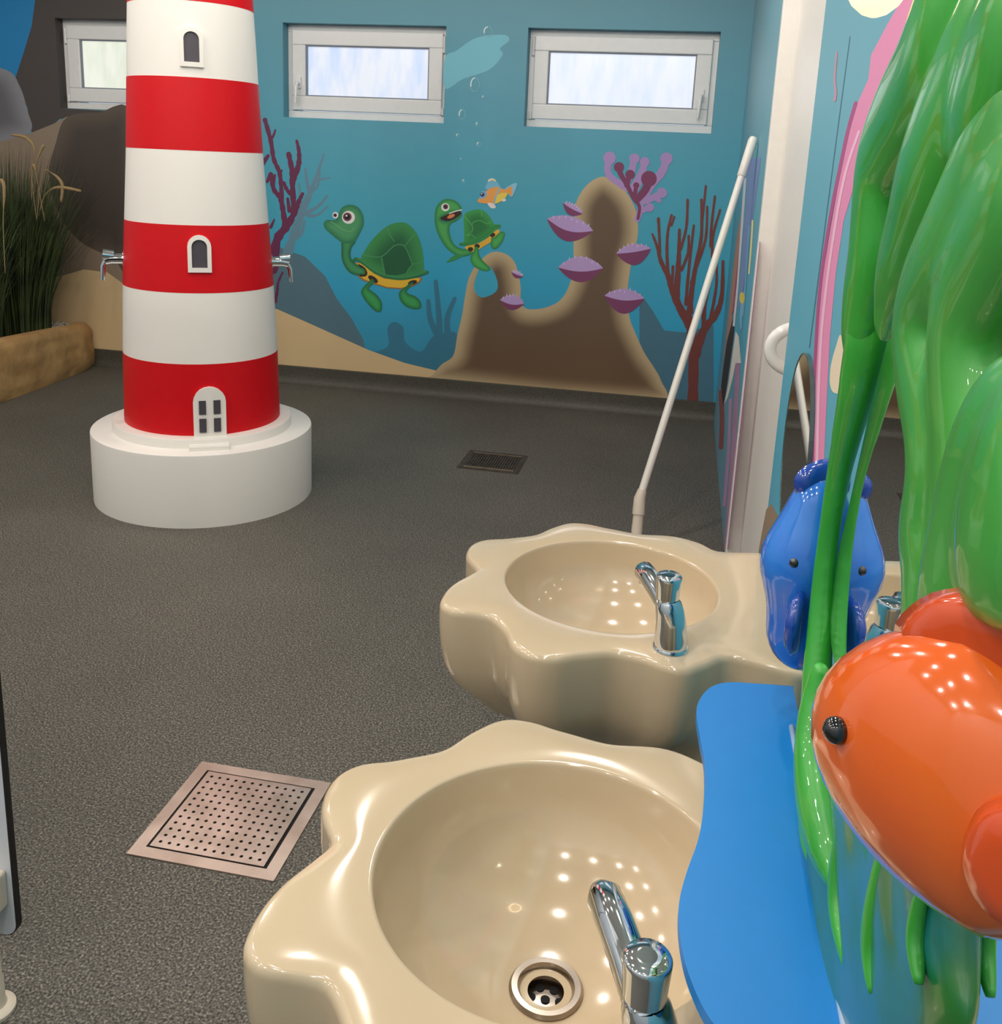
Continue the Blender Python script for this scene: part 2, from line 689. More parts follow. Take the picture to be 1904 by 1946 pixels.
# ------------------------------------------------------------------ mural on the far wall
# left of the lighthouse
p = Paint('far')
p.poly([(-70, -60), (90, -60), (75, 0), (60, 50), (45, 100), (28, 152), (12, 132), (-70, 130)], (22, 104, 160), 0, smooth=False)
p.build('painted_blue_water', wall_far)
p = Paint('far')
(ax, ay), (bx, by) = proj((w1[0], YF, zt)), proj((w1[0], YF, zb))
(cx, cy), (dx, dy) = proj((w1[1], YF, zt)), proj((w1[1], YF, zb))
tl = [ax + (bx - ax) * (-60 - ay) / (by - ay), -60]
p.poly([(75, -60), tl, (ax, ay), (bx, by), (bx + 1, 225), (100, 238), (60, 252), (52, 205), (28, 152), (45, 100), (60, 50)], (58, 52, 50), 1, smooth=False)
p.poly([tl, (330, -60), (330, cy), (cx, cy), (ax, ay)], (58, 52, 50), 1, smooth=False)
p.poly([(bx, by), (262, by + 8), (262, 232), (bx + 1, 226)], (58, 52, 50), 1, smooth=False)
p.build('painted_dark_cliff', wall_far)
p = Paint('far')
p.soft([(-70, 130), (12, 133), (38, 165), (52, 210), (58, 250), (0, 272), (-70, 280)], (112, 112, 118), (82, 80, 86), 40, 2, step=9)
p.build('painted_grey_boulder', wall_far)
p = Paint('far')
p.poly([(-70, 275), (0, 270), (60, 252), (100, 236), (126, 222), (258, 226), (258, 600), (-70, 600)], (120, 104, 88), 3, smooth=False)
p.build('painted_tan_dune', wall_far)
p = Paint('far')
p.soft([(126, 224), (185, 214), (255, 224), (258, 526), (215, 492), (150, 457), (110, 400), (93, 330), (106, 272)], (74, 64, 56), (56, 48, 43), 40, 4, step=9)
p.build('painted_dark_boulder', wall_far)
p = Paint('far')
p.poly([(-70, 560), (118, 524), (160, 512), (205, 518), (262, 560), (262, 720), (-70, 720)], (198, 166, 122), 5, smooth=False)
p.build('painted_sand', wall_far)
# right of it
p = Paint('far')
p.poly([(480, 455), (525, 468), (580, 488), (618, 525), (640, 568), (668, 605), (690, 645), (700, 690), (480, 690)], (68, 98, 112), 0, smooth=False)
p.build('painted_slate_hill', wall_far)
p = Paint('far')
p.poly([(480, 575), (528, 588), (600, 620), (700, 665), (770, 690), (828, 704), (845, 712), (850, 740), (480, 720)], (202, 168, 122), 2, smooth=False)
p.build('painted_sand', wall_far)
p = Paint('far')
p.poly([(692, 668), (715, 668), (738, 656), (736, 625), (748, 612), (766, 622), (770, 650), (800, 668), (822, 640), (850, 632), (870, 640),
        (880, 720), (800, 715)], (44, 102, 128), 0)
for s in ([(835, 640), (834, 600), (828, 535)], [(836, 645), (818, 608), (814, 572)], [(852, 645), (850, 605), (864, 568)]):
    p.stroke(s, 13, 8, (44, 102, 128), 0)
p.poly([(1215, 555), (1240, 590), (1262, 628), (1300, 632), (1356, 618), (1356, 775), (1215, 765)], (58, 98, 118), 0, smooth=False)
p.build('painted_seaweed_silhouettes', wall_far)  # flat blue seaweed and hill silhouettes of the mural
p = Paint('far')
p.poly([(868, 96), (905, 72), (955, 66), (968, 76), (950, 92), (955, 104), (930, 132), (880, 150), (845, 168), (846, 110)], (96, 164, 184), 0)
p.build('painted_pale_fish_silhouette', wall_far)  # faint fish outline in the mural's own paint

M_CLIFF = mat('dark cliff paint', (66, 60, 58), .55)
rv = MB()
rv.box(w1[0], w1[0] + .002, YF + .001, YW, zb, zt)
rv.box(w1[0], w1[1], YF + .001, YW, zt - .002, zt)
rv.box(w1[0], w1[1], YF + .001, YW, zb, zb + .002)
rv.build('painted_window_reveal', M_CLIFF, wall_far)

Z7 = ((480, 0), 3.244)
p = Paint('far', *Z7, base=1)
FA = (82, 118, 138)
for s, a, b in (([(215, 1560), (290, 1350), (350, 1200), (390, 1100), (440, 950)], 60, 10), ([(350, 1200), (335, 1120), (325, 1040)], 24, 14),
                ([(390, 1110), (430, 1105), (482, 1095)], 20, 8), ([(300, 1330), (400, 1275), (462, 1205)], 28, 12),
                ([(305, 1290), (295, 1220), (285, 1130)], 24, 12), ([(340, 1330), (400, 1325), (465, 1270)], 22, 10),
                ([(360, 1180), (400, 1150), (415, 1060)], 18, 10), ([(240, 1480), (300, 1440), (320, 1360)], 30, 14)):
    p.stroke(s, a, b, FA, 0, wob=.15)
p.build('painted_faint_coral', wall_far)
p = Paint('far', *Z7, base=4)
MA = (86, 28, 62)
for s, a, b in (([(125, 1660), (150, 1480), (215, 1390), (262, 1300), (285, 1240), (308, 1195)], 62, 18),
                ([(140, 1860), (152, 1790), (158, 1740), (185, 1680)], 20, 12),
                ([(200, 1400), (188, 1300), (170, 1220), (132, 1170), (115, 1090)], 34, 26),
                ([(182, 1290), (176, 1150), (164, 1060), (130, 980), (112, 870), (76, 740)], 26, 26),
                ([(255, 1310), (246, 1150), (242, 1050), (222, 950)], 34, 30), ([(246, 1110), (282, 1020), (286, 940), (272, 868)], 40, 16),
                ([(252, 1215), (212, 1170), (192, 1125)], 26, 20), ([(110, 860), (128, 835), (140, 800)], 20, 10),
                ([(165, 1080), (180, 1050)], 14, 10), ([(126, 1160), (136, 1080)], 18, 14), ([(226, 1300), (216, 1225)], 24, 16),
                ([(112, 1400), (134, 1352)], 20, 8), ([(60, 1010), (95, 960)], 30, 18), ([(90, 1120), (112, 1075)], 18, 26)):
    p.stroke(s, a, b, MA, 0, wob=.16)
p.build('painted_maroon_coral', wall_far)

# the big rock with arch
Z8 = ((800, 220), 3.071)
p = Paint('far', *Z8, base=5)


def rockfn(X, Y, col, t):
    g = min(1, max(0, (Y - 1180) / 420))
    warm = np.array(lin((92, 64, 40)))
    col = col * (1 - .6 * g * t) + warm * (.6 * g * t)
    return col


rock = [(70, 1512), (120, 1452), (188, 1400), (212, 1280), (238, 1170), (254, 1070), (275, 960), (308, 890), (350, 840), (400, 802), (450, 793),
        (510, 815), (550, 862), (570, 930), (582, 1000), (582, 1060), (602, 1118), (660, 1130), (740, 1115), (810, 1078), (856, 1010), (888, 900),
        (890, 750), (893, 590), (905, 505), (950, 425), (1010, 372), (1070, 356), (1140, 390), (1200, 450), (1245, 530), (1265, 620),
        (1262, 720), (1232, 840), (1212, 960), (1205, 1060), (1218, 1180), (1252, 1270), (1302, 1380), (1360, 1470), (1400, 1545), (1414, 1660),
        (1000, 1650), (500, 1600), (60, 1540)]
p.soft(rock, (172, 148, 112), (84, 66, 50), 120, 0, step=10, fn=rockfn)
hole = [(345, 892), (398, 878), (430, 922), (448, 980), (440, 1022), (400, 1050), (352, 1060), (318, 1032), (310, 985), (325, 930)]
p.poly(hole, (44, 146, 182), 1.4)
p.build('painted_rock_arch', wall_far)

p = Paint('far', *Z8, base=8)


def sponge(L, R, top, bot, dip):
    L, R = np.array(L, float), np.array(R, float)
    d = R - L
    n = np.array([d[1], -d[0]])
    n = n / np.hypot(*n)
    if n[1] > 0:
        n = -n
    ks = np.linspace(0, 1, 17)
    up = [L + d * k + n * top * math.sin(PI * k) ** .8 for k in ks]
    mid = [L + d * k - n * dip * math.sin(PI * k) for k in ks]
    low = [L + d * k - n * bot * math.sin(PI * k) ** .85 for k in ks]
    p.poly(up + low[::-1], (104, 48, 84), 0, smooth=False)
    p.poly(up + mid[::-1], (164, 134, 190), .8, smooth=False)
    for k in np.linspace(.12, .88, 7):
        c = L + d * k + n * top * math.sin(PI * k) ** .8 * random.uniform(.5, 1.0)
        p.stroke([c, c + n * 12], 6, 3, (196, 178, 220), 1.4)


for a in (((735, 600), (1005, 672), 50, 98, 38), ((828, 508), (945, 572), 24, 44, 6), ((800, 885), (1063, 890), 66, 84, 22),
          ((1138, 805), (1342, 775), 42, 82, 6), ((1070, 1050), (1305, 1066), 48, 98, 20), ((460, 1075), (603, 1097), 40, 48, 16),
          ((527, 912), (597, 938), 14, 24, 4)):
    sponge(*a)
p.build('painted_shelf_sponges', wall_far)

p = Paint('far', *Z8, base=8)
LI = (150, 120, 176)
for s, a, b in (([(1262, 605), (1280, 530), (1240, 450), (1120, 370), (1088, 320), (1100, 250)], 34, 40), ([(1180, 400), (1222, 340), (1245, 255)], 60, 34),
                ([(1240, 430), (1285, 345), (1305, 275)], 60, 34), ([(1290, 480), (1350, 390), (1405, 330), (1432, 255)], 60, 42),
                ([(1300, 500), (1350, 480), (1405, 452)], 40, 40), ([(1272, 560), (1335, 535)], 34, 34), ([(1370, 470), (1390, 495)], 36, 28)):
    p.stroke(s, a, b, LI, 0)
for c, r in (((1100, 246), 37), ((1245, 250), 30), ((1305, 270), 29), ((1432, 250), 36), ((1406, 450), 30), ((1335, 535), 25)):
    p.disc(c, r, LI, 0)
DM = (104, 44, 78)
for s, a, b in (([(1266, 600), (1274, 530), (1240, 480), (1200, 400), (1165, 340), (1155, 300)], 16, 34), ([(1200, 405), (1216, 345)], 30, 30),
                ([(1244, 480), (1256, 410)], 26, 22), ([(1258, 492), (1310, 430), (1330, 370)], 40, 50)):
    p.stroke(s, a, b, DM, 1)
for c, r in (((1155, 300), 30), ((1220, 343), 28), ((1256, 406), 18), ((1330, 368), 46)):
    p.disc(c, r, DM, 1)
p.build('painted_lilac_coral', wall_far)

p = Paint('far', *Z8, base=8)
BR = (98, 46, 42)
for s, a, b in (([(1585, 1690), (1590, 1400), (1575, 1250), (1555, 1170)], 62, 48), ([(1600, 1400), (1650, 1250), (1720, 1160), (1755, 1050), (1762, 850)], 56, 16),
                ([(1575, 1240), (1500, 1100), (1465, 1010), (1440, 930), (1400, 850), (1380, 770), (1350, 690)], 50, 12),
                ([(1442, 940), (1435, 800), (1440, 680), (1462, 580)], 20, 14), ([(1395, 800), (1390, 690), (1385, 600)], 14, 18),
                ([(1490, 1060), (1500, 900), (1505, 800), (1508, 665)], 40, 16), ([(1515, 780), (1548, 650), (1556, 490)], 16, 15),
                ([(1560, 1180), (1582, 1000), (1602, 880), (1636, 700), (1636, 490)], 34, 14), ([(1640, 620), (1662, 410)], 14, 12),
                ([(1520, 900), (1558, 800), (1562, 700)], 18, 14), ([(1600, 900), (1660, 720), (1670, 530)], 18, 13),
                ([(1650, 1250), (1655, 1100), (1700, 900), (1700, 720), (1745, 550)], 28, 12), ([(1690, 760), (1695, 640), (1715, 470)], 18, 13),
                ([(1545, 1100), (1562, 900), (1592, 640)], 20, 14), ([(1465, 1010), (1470, 880)], 14, 16), ([(1582, 1150), (1575, 970)], 14, 12),
                ([(1690, 1180), (1722, 1000), (1725, 860)], 20, 12), ([(1462, 640), (1478, 590)], 12, 12)):
    p.stroke(s, a, b, BR, 0, wob=.08)
p.build('painted_brown_branch_coral', wall_far)

# turtles, generic
Z6 = ((590, 370), 4.644)
G1, G2, G3, GL = (52, 128, 78), (28, 92, 58), (18, 70, 46), (92, 160, 100)
p = Paint('far', *Z6, base=9)
p.soft([(285, 400), (273, 480), (275, 560), (300, 630), (350, 690), (430, 715), (490, 700), (480, 650), (430, 625), (380, 590), (352, 540),
        (360, 470), (395, 410)], G2, G1, 40, 0.5, step=14)
p.soft([(345, 88), (420, 110), (465, 190), (465, 270), (430, 350), (400, 400), (360, 425), (300, 430), (240, 395), (180, 345), (130, 300),
        (118, 250), (150, 222), (210, 225), (240, 200), (260, 140), (290, 105)], (34, 104, 70), (62, 134, 86), 60, 1.4, step=14)
p.poly([(385, 600), (440, 600), (500, 640), (560, 690), (650, 735), (800, 750), (920, 735), (985, 728), (970, 770), (900, 810), (800, 832), (680, 825),
        (560, 790), (460, 755), (410, 715), (420, 660)], (150, 92, 40), 0, smooth=False)
p.poly([(400, 606), (440, 606), (500, 646), (560, 696), (650, 741), (800, 752), (920, 738), (970, 735), (955, 765), (895, 800), (800, 822), (680, 815),
        (565, 780), (470, 745), (440, 715), (450, 660)], (222, 166, 44), .4, smooth=False)
p.poly([(420, 612), (480, 645), (502, 695), (480, 722), (430, 716), (455, 680)], (38, 30, 22), .9)
p.disc((552, 746), 50, (38, 30, 22), .9, 24, .6)
p.disc((900, 776), 42, (38, 30, 22), .9, 20, -.3)
p.soft([(540, 745), (490, 790), (455, 830), (448, 870), (480, 930), (540, 1000), (590, 1035), (625, 1020), (628, 950), (590, 890), (540, 850), (515, 825),
        (548, 790), (562, 765)], (30, 98, 56), (46, 140, 72), 40, 1.4, step=14)
p.soft([(890, 775), (840, 810), (790, 850), (780, 890), (800, 945), (850, 990), (920, 1010), (970, 1000), (972, 950), (930, 900), (870, 875), (850, 850),
        (882, 810), (908, 785)], (30, 98, 56), (46, 140, 72), 40, 1.4, step=14)
p.soft([(378, 580), (400, 556), (440, 572), (452, 540), (520, 430), (600, 340), (690, 270), (780, 245), (850, 255), (920, 320), (965, 410), (990, 520),
        (1000, 640), (1000, 665), (1035, 672), (1036, 692), (980, 715), (900, 735), (780, 748), (660, 728), (560, 680), (470, 615), (410, 585)],
       (46, 122, 64), (22, 82, 50), 170, 1.4, step=14)
p.poly([(640, 552), (740, 456), (830, 460), (888, 585), (902, 612), (848, 690), (760, 712), (662, 705)], (20, 76, 48), 2.4, smooth=False)
for s in ([(460, 530), (620, 550), (740, 450), (830, 455), (890, 590), (905, 612), (990, 595)], [(680, 300), (705, 360), (738, 412)],
          [(920, 350), (870, 405), (830, 455)], [(628, 560), (640, 640), (660, 705)], [(905, 612), (870, 650), (848, 690)]):
    p.stroke(s, 9, 7, (58, 128, 76), 2.8, k=3)
p.stroke([(382, 580), (408, 566), (470, 606), (560, 676), (660, 720), (780, 740), (900, 726), (1030, 684)], 28, 28, (30, 100, 58), 3.2)
p.stroke([(408, 558), (470, 596), (560, 666), (660, 710), (780, 730), (900, 716), (1025, 676)], 6, 6, (64, 136, 82), 3.6)
p.stroke([(178, 238), (230, 268), (280, 305), (340, 325), (374, 312), (380, 290)], 8, 6, GL, 3.2)
p.disc((335, 200), 57, (226, 226, 222), 3.2)
p.disc((325, 196), 38, (92, 46, 62), 3.6)
p.disc((325, 196), 22, (20, 14, 18), 4)
p.disc((318, 186), 8, (240, 240, 240), 4.4)
p.disc((220, 181), 26, (226, 226, 222), 3.2, 29)
p.disc((217, 181), 16, (92, 46, 62), 3.6)
p.disc((217, 181), 9, (20, 14, 18), 4)
p.build('painted_turtle', wall_far, 'big green cartoon turtle with a domed shell')

p = Paint('far', *Z6, base=9)
p.soft([(1195, 38), (1260, 45), (1310, 80), (1335, 130), (1290, 150), (1230, 165), (1160, 200), (1150, 220), (1200, 238), (1270, 215), (1330, 172),
        (1330, 192), (1290, 230), (1240, 255), (1225, 300), (1235, 370), (1270, 440), (1330, 475), (1400, 480), (1435, 500), (1410, 530), (1340, 545),
        (1270, 525), (1200, 470), (1140, 380), (1105, 290), (1095, 190), (1110, 110), (1150, 60)], (36, 112, 62), (64, 150, 74), 40, 0, step=12)
p.poly([(1145, 206), (1230, 165), (1300, 140), (1332, 166), (1270, 212), (1200, 233)], (44, 22, 20), 1.2)
p.disc((1240, 190), 36, (206, 112, 66), 1.6, 16, -.4)
p.stroke([(1225, 166), (1280, 146), (1335, 134)], 9, 9, (232, 232, 228), 2)
p.disc((1190, 110), 36, (226, 226, 222), 1.6)
p.disc((1192, 106), 23, (92, 56, 72), 2)
p.disc((1192, 106), 11, (20, 14, 18), 2.4)
p.poly([(1320, 525), (1260, 540), (1220, 575), (1203, 597), (1260, 582), (1332, 547)], (40, 124, 62), -.4)
p.poly([(1365, 458), (1470, 432), (1560, 382), (1640, 312), (1668, 318), (1652, 372), (1600, 412), (1520, 462), (1450, 502), (1400, 496)], (214, 156, 44), 1.2)
for c in ((1470, 455), (1606, 355), (1412, 482)):
    p.disc(c, 24, (38, 30, 22), 1.6, 20)
p.soft([(1450, 460), (1480, 470), (1487, 530), (1520, 580), (1580, 640), (1585, 665), (1540, 675), (1460, 645), (1415, 590), (1415, 540), (1440, 500)],
       (40, 116, 56), (60, 154, 74), 34, 2.2, step=12)
p.soft([(1600, 370), (1590, 430), (1600, 470), (1640, 475), (1690, 420), (1715, 350), (1700, 325), (1660, 340), (1620, 378)], (40, 116, 56), (60, 154, 74), 34, 2.2, step=12)
p.soft([(1355, 182), (1400, 147), (1480, 130), (1540, 150), (1590, 210), (1620, 258), (1670, 264), (1676, 285), (1640, 308), (1560, 375), (1470, 425),
        (1390, 448), (1322, 444), (1318, 430), (1352, 420), (1357, 330), (1352, 250)], (46, 132, 60), (26, 98, 50), 90, 2.2, step=12)
for s in ([(1357, 187), (1420, 260), (1442, 240), (1500, 228), (1555, 258), (1590, 240)], [(1420, 260), (1432, 310), (1380, 362)], [(1510, 152), (1512, 190)],
          [(1380, 362), (1420, 355), (1450, 380)]):
    p.stroke(s, 8, 6, (70, 148, 80), 3.2, k=3)
p.stroke([(1324, 436), (1400, 430), (1480, 398), (1560, 346), (1620, 290), (1665, 274)], 24, 24, (34, 116, 54), 3.4)
p.build('painted_turtle', wall_far, 'small green cartoon turtle with open mouth')

p = Paint('far', *Z8, base=9)
p.poly([(378, 428), (392, 384), (410, 368), (432, 372), (462, 424)], (98, 162, 196), 0)
p.stroke([(396, 378), (415, 370), (432, 378)], 12, 10, (224, 200, 150), .4)
p.poly([(490, 428), (526, 402), (560, 394), (548, 440), (530, 472), (505, 455)], (120, 176, 204), 0)
p.poly([(330, 502), (350, 470), (390, 432), (440, 415), (490, 430), (524, 412), (532, 440), (526, 468), (505, 452), (480, 490), (430, 515), (380, 512)], (224, 140, 66), .5)
p.poly([(428, 512), (440, 470), (470, 452), (504, 454), (480, 492)], (226, 190, 70), 1)
p.stroke([(462, 424), (440, 460), (428, 510)], 10, 8, (120, 170, 190), 1.4)
p.poly([(390, 508), (425, 514), (436, 536), (412, 540), (394, 524)], (214, 208, 210), 1)
p.poly([(470, 488), (492, 484), (494, 498), (476, 500)], (214, 208, 210), 1)
p.poly([(344, 480), (352, 446), (374, 440), (384, 462), (366, 482)], (104, 152, 206), 1)
p.disc((358, 460), 12, (24, 30, 60), 1.5)
p.disc((355, 456), 4, (230, 230, 235), 2)
p.build('painted_orange_fish', wall_far)

p = Paint('far', *Z7, base=9)
for c, rx, ry in (((1450, 195), 28, 34), ((1370, 522), 30, 46), ((1290, 705), 22, 32), ((1421, 597), 9, 9), ((1392, 888), 13, 15), ((1265, 834), 13, 12),
                  ((1300, 1115), 9, 13), ((1382, 765), 8, 16), ((1283, 978), 6, 6)):
    p.ring(c, rx, ry, 3, (120, 172, 186), 0)
    p.ring(c, rx - 3, ry - 3, 6, (206, 224, 226), .4, 8, PI * .9, PI * 1.5)
p.build('painted_bubbles', wall_far)

# ------------------------------------------------------------------ paint on the side wall
p = Paint('right')
p.poly([(1735, -60), (1708, 8), (1685, 48), (1655, 105), (1650, 150), (1622, 212), (1602, 300), (1584, 400), (1564, 520), (1553, 640), (1547, 780), (1543, 960),
        (1562, 960), (1570, 780), (1577, 640), (1588, 520), (1603, 420), (1628, 335), (1660, 280), (1720, 230), (1800, 60), (1830, -60)], (206, 118, 160), 0, smooth=False)
p.stroke([(1626, 196), (1612, 245), (1598, 310), (1580, 400), (1560, 530), (1550, 660), (1545, 800), (1543, 960)], 7, 6, (146, 62, 110), .6)
p.stroke([(1632, 250), (1606, 330), (1585, 440), (1566, 580), (1557, 700), (1552, 900)], 5, 5, (226, 164, 196), .8)
p.stroke([(1590, 100), (1586, 150), (1588, 175), (1586, 190)], 3, 5, (176, 120, 140), .6)
p.build('painted_pink_kelp', wall_right)
p = Paint('right')
p.poly([(1600, 640), (1588, 660), (1578, 700), (1578, 735), (1590, 748), (1620, 740)], (216, 196, 168), 0)
p.build('painted_pebble', wall_right)
p = Paint('right')
p.poly([(1438, 1090), (1441, 1050), (1448, 1010), (1456, 968), (1466, 958), (1480, 985), (1500, 975), (1520, 1100)], (128, 108, 88), 0, smooth=False)
p.build('painted_low_rock', wall_right)
p = Paint('right')
p.poly([(1935, 560), (1895, 640), (1880, 780), (1900, 800), (1990, 700)], (188, 108, 150), 0)
p.poly([(1870, 1990), (1850, 1900), (1905, 1840), (1960, 1900), (1950, 1990)], (188, 108, 150), 0)
p.build('painted_pink_kelp', wall_right)
p = Paint('right')
p.stroke([(1615, 70), (1576, 365), (1538, 660)], 1.6, 2, (52, 92, 110), 0)
p.build('panel_seam', wall_right)
p = Paint('right', base=2)
p.poly([(1411, 395), (1401, 445), (1392, 520), (1384, 600), (1378, 660), (1374, 700), (1381, 700), (1390, 620), (1397, 540), (1405, 470)], (168, 118, 98), 0, smooth=False)
p.poly([(1412, 400), (1406, 450), (1399, 520), (1393, 580), (1390, 600), (1398, 590), (1404, 520), (1410, 460)], (150, 62, 74), .4, smooth=False)
p.poly([(1381, 650), (1374, 700), (1370, 735), (1374, 772), (1380, 740), (1387, 690), (1394, 640), (1399, 580)], (34, 26, 24), .6, smooth=False)
p.poly([(1376, 768), (1384, 730), (1391, 680), (1398, 630), (1404, 640), (1408, 690), (1398, 690), (1392, 720), (1383, 755)], (222, 216, 206), .9, smooth=False)
p.poly([(1416, 300), (1421, 300), (1412, 430), (1402, 560), (1396, 620), (1392, 620), (1400, 540), (1408, 420)], (206, 212, 226), .9, smooth=False)
p.poly([(1424, 300), (1446, 300), (1428, 430), (1414, 540), (1406, 585), (1402, 585), (1412, 450)], (104, 126, 180), .4, smooth=False)
p.stroke([(1430, 420), (1427, 470), (1423, 520)], 4, 3, (226, 214, 140), 1)
p.stroke([(1424, 430), (1419, 500), (1412, 600)], 4, 3, (96, 160, 206), 1)
p.stroke([(1412, 560), (1408, 600), (1408, 624)], 6, 3, (112, 172, 210), 1)
p.disc((1410, 566), 5, (226, 196, 70), 1.4, 11)
p.build('painted_bright_figure', wall_right)
p = Paint('right')
for s, a, c in (([(1442, 460), (1432, 560), (1420, 680), (1404, 840), (1386, 1000)], 5, (152, 108, 138)), ([(1402, 690), (1398, 780), (1390, 900), (1380, 1040)], 9, (156, 116, 150)),
                ([(1388, 760), (1384, 860), (1376, 960)], 6, (166, 128, 168)), ([(1370, 745), (1372, 800), (1370, 850)], 9, (120, 66, 66))):
    p.stroke(s, a, a, c, 0)
p.build('painted_pink_kelp', wall_right)

# ------------------------------------------------------------------ lighthouse
LX, LY = -1.9417, 3.6106
LA = math.atan2(LX, LY)


def lrad(z):
    return float(np.interp(z, [.33, .62, .86, 1.14, 1.414, 1.70, 1.87, 2.3, 2.58], [.314, .307, .2967, .2786, .2598, .2448, .2366, .212, .2]))


M_LW = mat('white lighthouse paint', (238, 233, 226), .42, rgb2=(239, 234, 227), scale=4)
M_LR = mat('red lighthouse paint', (208, 12, 24), .45, spec=.25)
M_LG = mat('dark grey window fill', (72, 66, 74), .5)
lh = tag(empty('lighthouse', (LX, LY, 0)), 'red and white striped lighthouse fountain on a round white plinth', 'lighthouse')
mb = MB().lathe([(.4475, 0), (.4475, .288), (.446, .293), (.441, .296), (.3, .296)], 96)
autosmooth(mb.build('plinth', M_LW, lh))
mb = MB().lathe([(.362, .29), (.362, .328), (.359, .333), (.3, .335)], 96)
autosmooth(mb.build('plinth_step', M_LW, lh))
zs = [.33, .62, .895, 1.15, 1.424, 1.686, 1.952, 2.2, 2.46]
for i in range(len(zs) - 1):
    z0, z1 = zs[i], zs[i + 1]
    d = .0006 if i % 2 == 0 else 0
    prof = [(lrad(z0) - .02, z0)] + [(lrad(z) + d, z) for z in np.linspace(z0, z1, 7)] + [(lrad(z1) - .02, z1)]
    autosmooth(MB().lathe(prof, 96).build('red_band' if i % 2 == 0 else 'white_band', M_LR if i % 2 == 0 else M_LW, lh))


def on_cone(u, z, out):
    """u: arc length to the right as seen from the room's near end, around the tower"""
    r = lrad(z)
    a0 = math.atan2(-LY, -LX) + FRONT
    a = a0 + u / r
    return ((r + out) * math.cos(a), (r + out) * math.sin(a), z)


def arch(w, h, z0, k=10):
    hw = w / 2
    pts = [(-hw, z0), (hw, z0)]
    zc = z0 + h - hw
    for i in range(k + 1):
        a = PI * i / k
        pts.append((hw * math.cos(a), zc + hw * math.sin(a)))
    return pts


def cone_patch(name, outer, m, parent, out0, out1, u0=0.0):
    n = len(outer)
    c = (sum(p[0] for p in outer) / n, sum(p[1] for p in outer) / n)
    vs = [on_cone(u0 + p[0], p[1], out1) for p in outer] + [on_cone(u0 + p[0], p[1], out0) for p in outer] + [on_cone(u0 + c[0], c[1], out1)]
    fs = [(i, (i + 1) % n, 2 * n) for i in range(n)] + [(i, n + i, n + (i + 1) % n, (i + 1) % n) for i in range(n)]
    b = MB().add(vs, fs)
    return b.build(name, m, parent, bevel=0)


def cone_ring(name, outer, inner, m, parent, out0, out1, u0=0.0):
    n = len(outer)
    vs = [on_cone(u0 + p[0], p[1], out0) for p in outer] + [on_cone(u0 + .94 * p[0], p[1], out1) for p in outer] \
        + [on_cone(u0 + p[0], p[1], out1) for p in inner] + [on_cone(u0 + p[0], p[1], out0) for p in inner]
    fs = []
    for k in range(3):
        fs += [(k * n + i, k * n + (i + 1) % n, (k + 1) * n + (i + 1) % n, (k + 1) * n + i) for i in range(n)]
    return autosmooth(MB().add(vs, fs).build(name, m, parent), 50)


FRONT = 0.0
for z0, u in ((.975, .002), (1.722, -.004)):
    w_, h_ = (.088, .14) if z0 < 1.2 else (.084, .14)
    win = cone_ring('window_frame', arch(w_, h_, z0), arch(w_ * .62, h_ - .034, z0 + .017), M_LW, lh, -.004, .014, u)
    cone_patch('pane', arch(w_ * .64, h_ - .03, z0 + .015), M_LG, win, -.004, .005, u)
dr = cone_patch('arched_door', arch(.118, .2, .332), M_LW, lh, -.004, .016, .022)
for du in (-.026, .026):
    for zz in (.352, .424):
        q = [(du - .0125, zz), (du + .0125, zz), (du + .0125, zz + .055), (du - .0125, zz + .055)]
        cone_patch('pane', q, M_LG, dr, .010, .0185, .022)
# doorstep
vdir = Vector((-LX, -LY, 0)).normalized()
sdir = Vector((-vdir.y, vdir.x, 0))
for r0, r1, hw, za, zb_ in ((.34, .395, .075, .29, .314), ):
    vs = []
    for r, s_, z in ((r0, -1, za), (r1, -1, za), (r1, 1, za), (r0, 1, za), (r0, -1, zb_), (r1, -1, zb_), (r1, 1, zb_), (r0, 1, zb_)):
        q = vdir * r + sdir * (s_ * hw + .018)
        vs.append((q.x, q.y, z))
    MB().add(vs, [(0, 3, 2, 1), (4, 5, 6, 7), (0, 1, 5, 4), (1, 2, 6, 5), (2, 3, 7, 6), (3, 0, 4, 7)]).build('doorstep', M_LW, lh, bevel=.003)
# two push taps on the sides
for sg in (-1, 1):
    zt_ = .985 + (.005 if sg < 0 else 0)
    r = lrad(zt_)
    ax = sdir * sg
    tp = empty('push_tap', (0, 0, 0), lh)
    base = ax * (r - .01)
    b = MB()
    b.tube([base + Vector((0, 0, zt_)), base + ax * .012 + Vector((0, 0, zt_))], .03, 20)
    b.tube([base + ax * .01 + Vector((0, 0, zt_)), base + ax * .055 + Vector((0, 0, zt_)), base + ax * .078 + Vector((0, 0, zt_ - .006))], [.021, .021, .019], 20)
    b.tube([base + ax * .045 + Vector((0, 0, zt_ + .012)), base + ax * .085 + Vector((0, 0, zt_ + .016))], [.02, .022], 20)
    b.tube([base + ax * .07 + Vector((0, 0, zt_)), base + ax * .086 + Vector((0, 0, zt_ - .03)), base + ax * .09 + Vector((0, 0, zt_ - .085))], [.013, .011, .009], 14)
    autosmooth(b.build('chrome_tap', M_CHROME, lh), 50)
    bpy.data.objects.remove(tp)

# ------------------------------------------------------------------ floor drains
S = CAM_Z


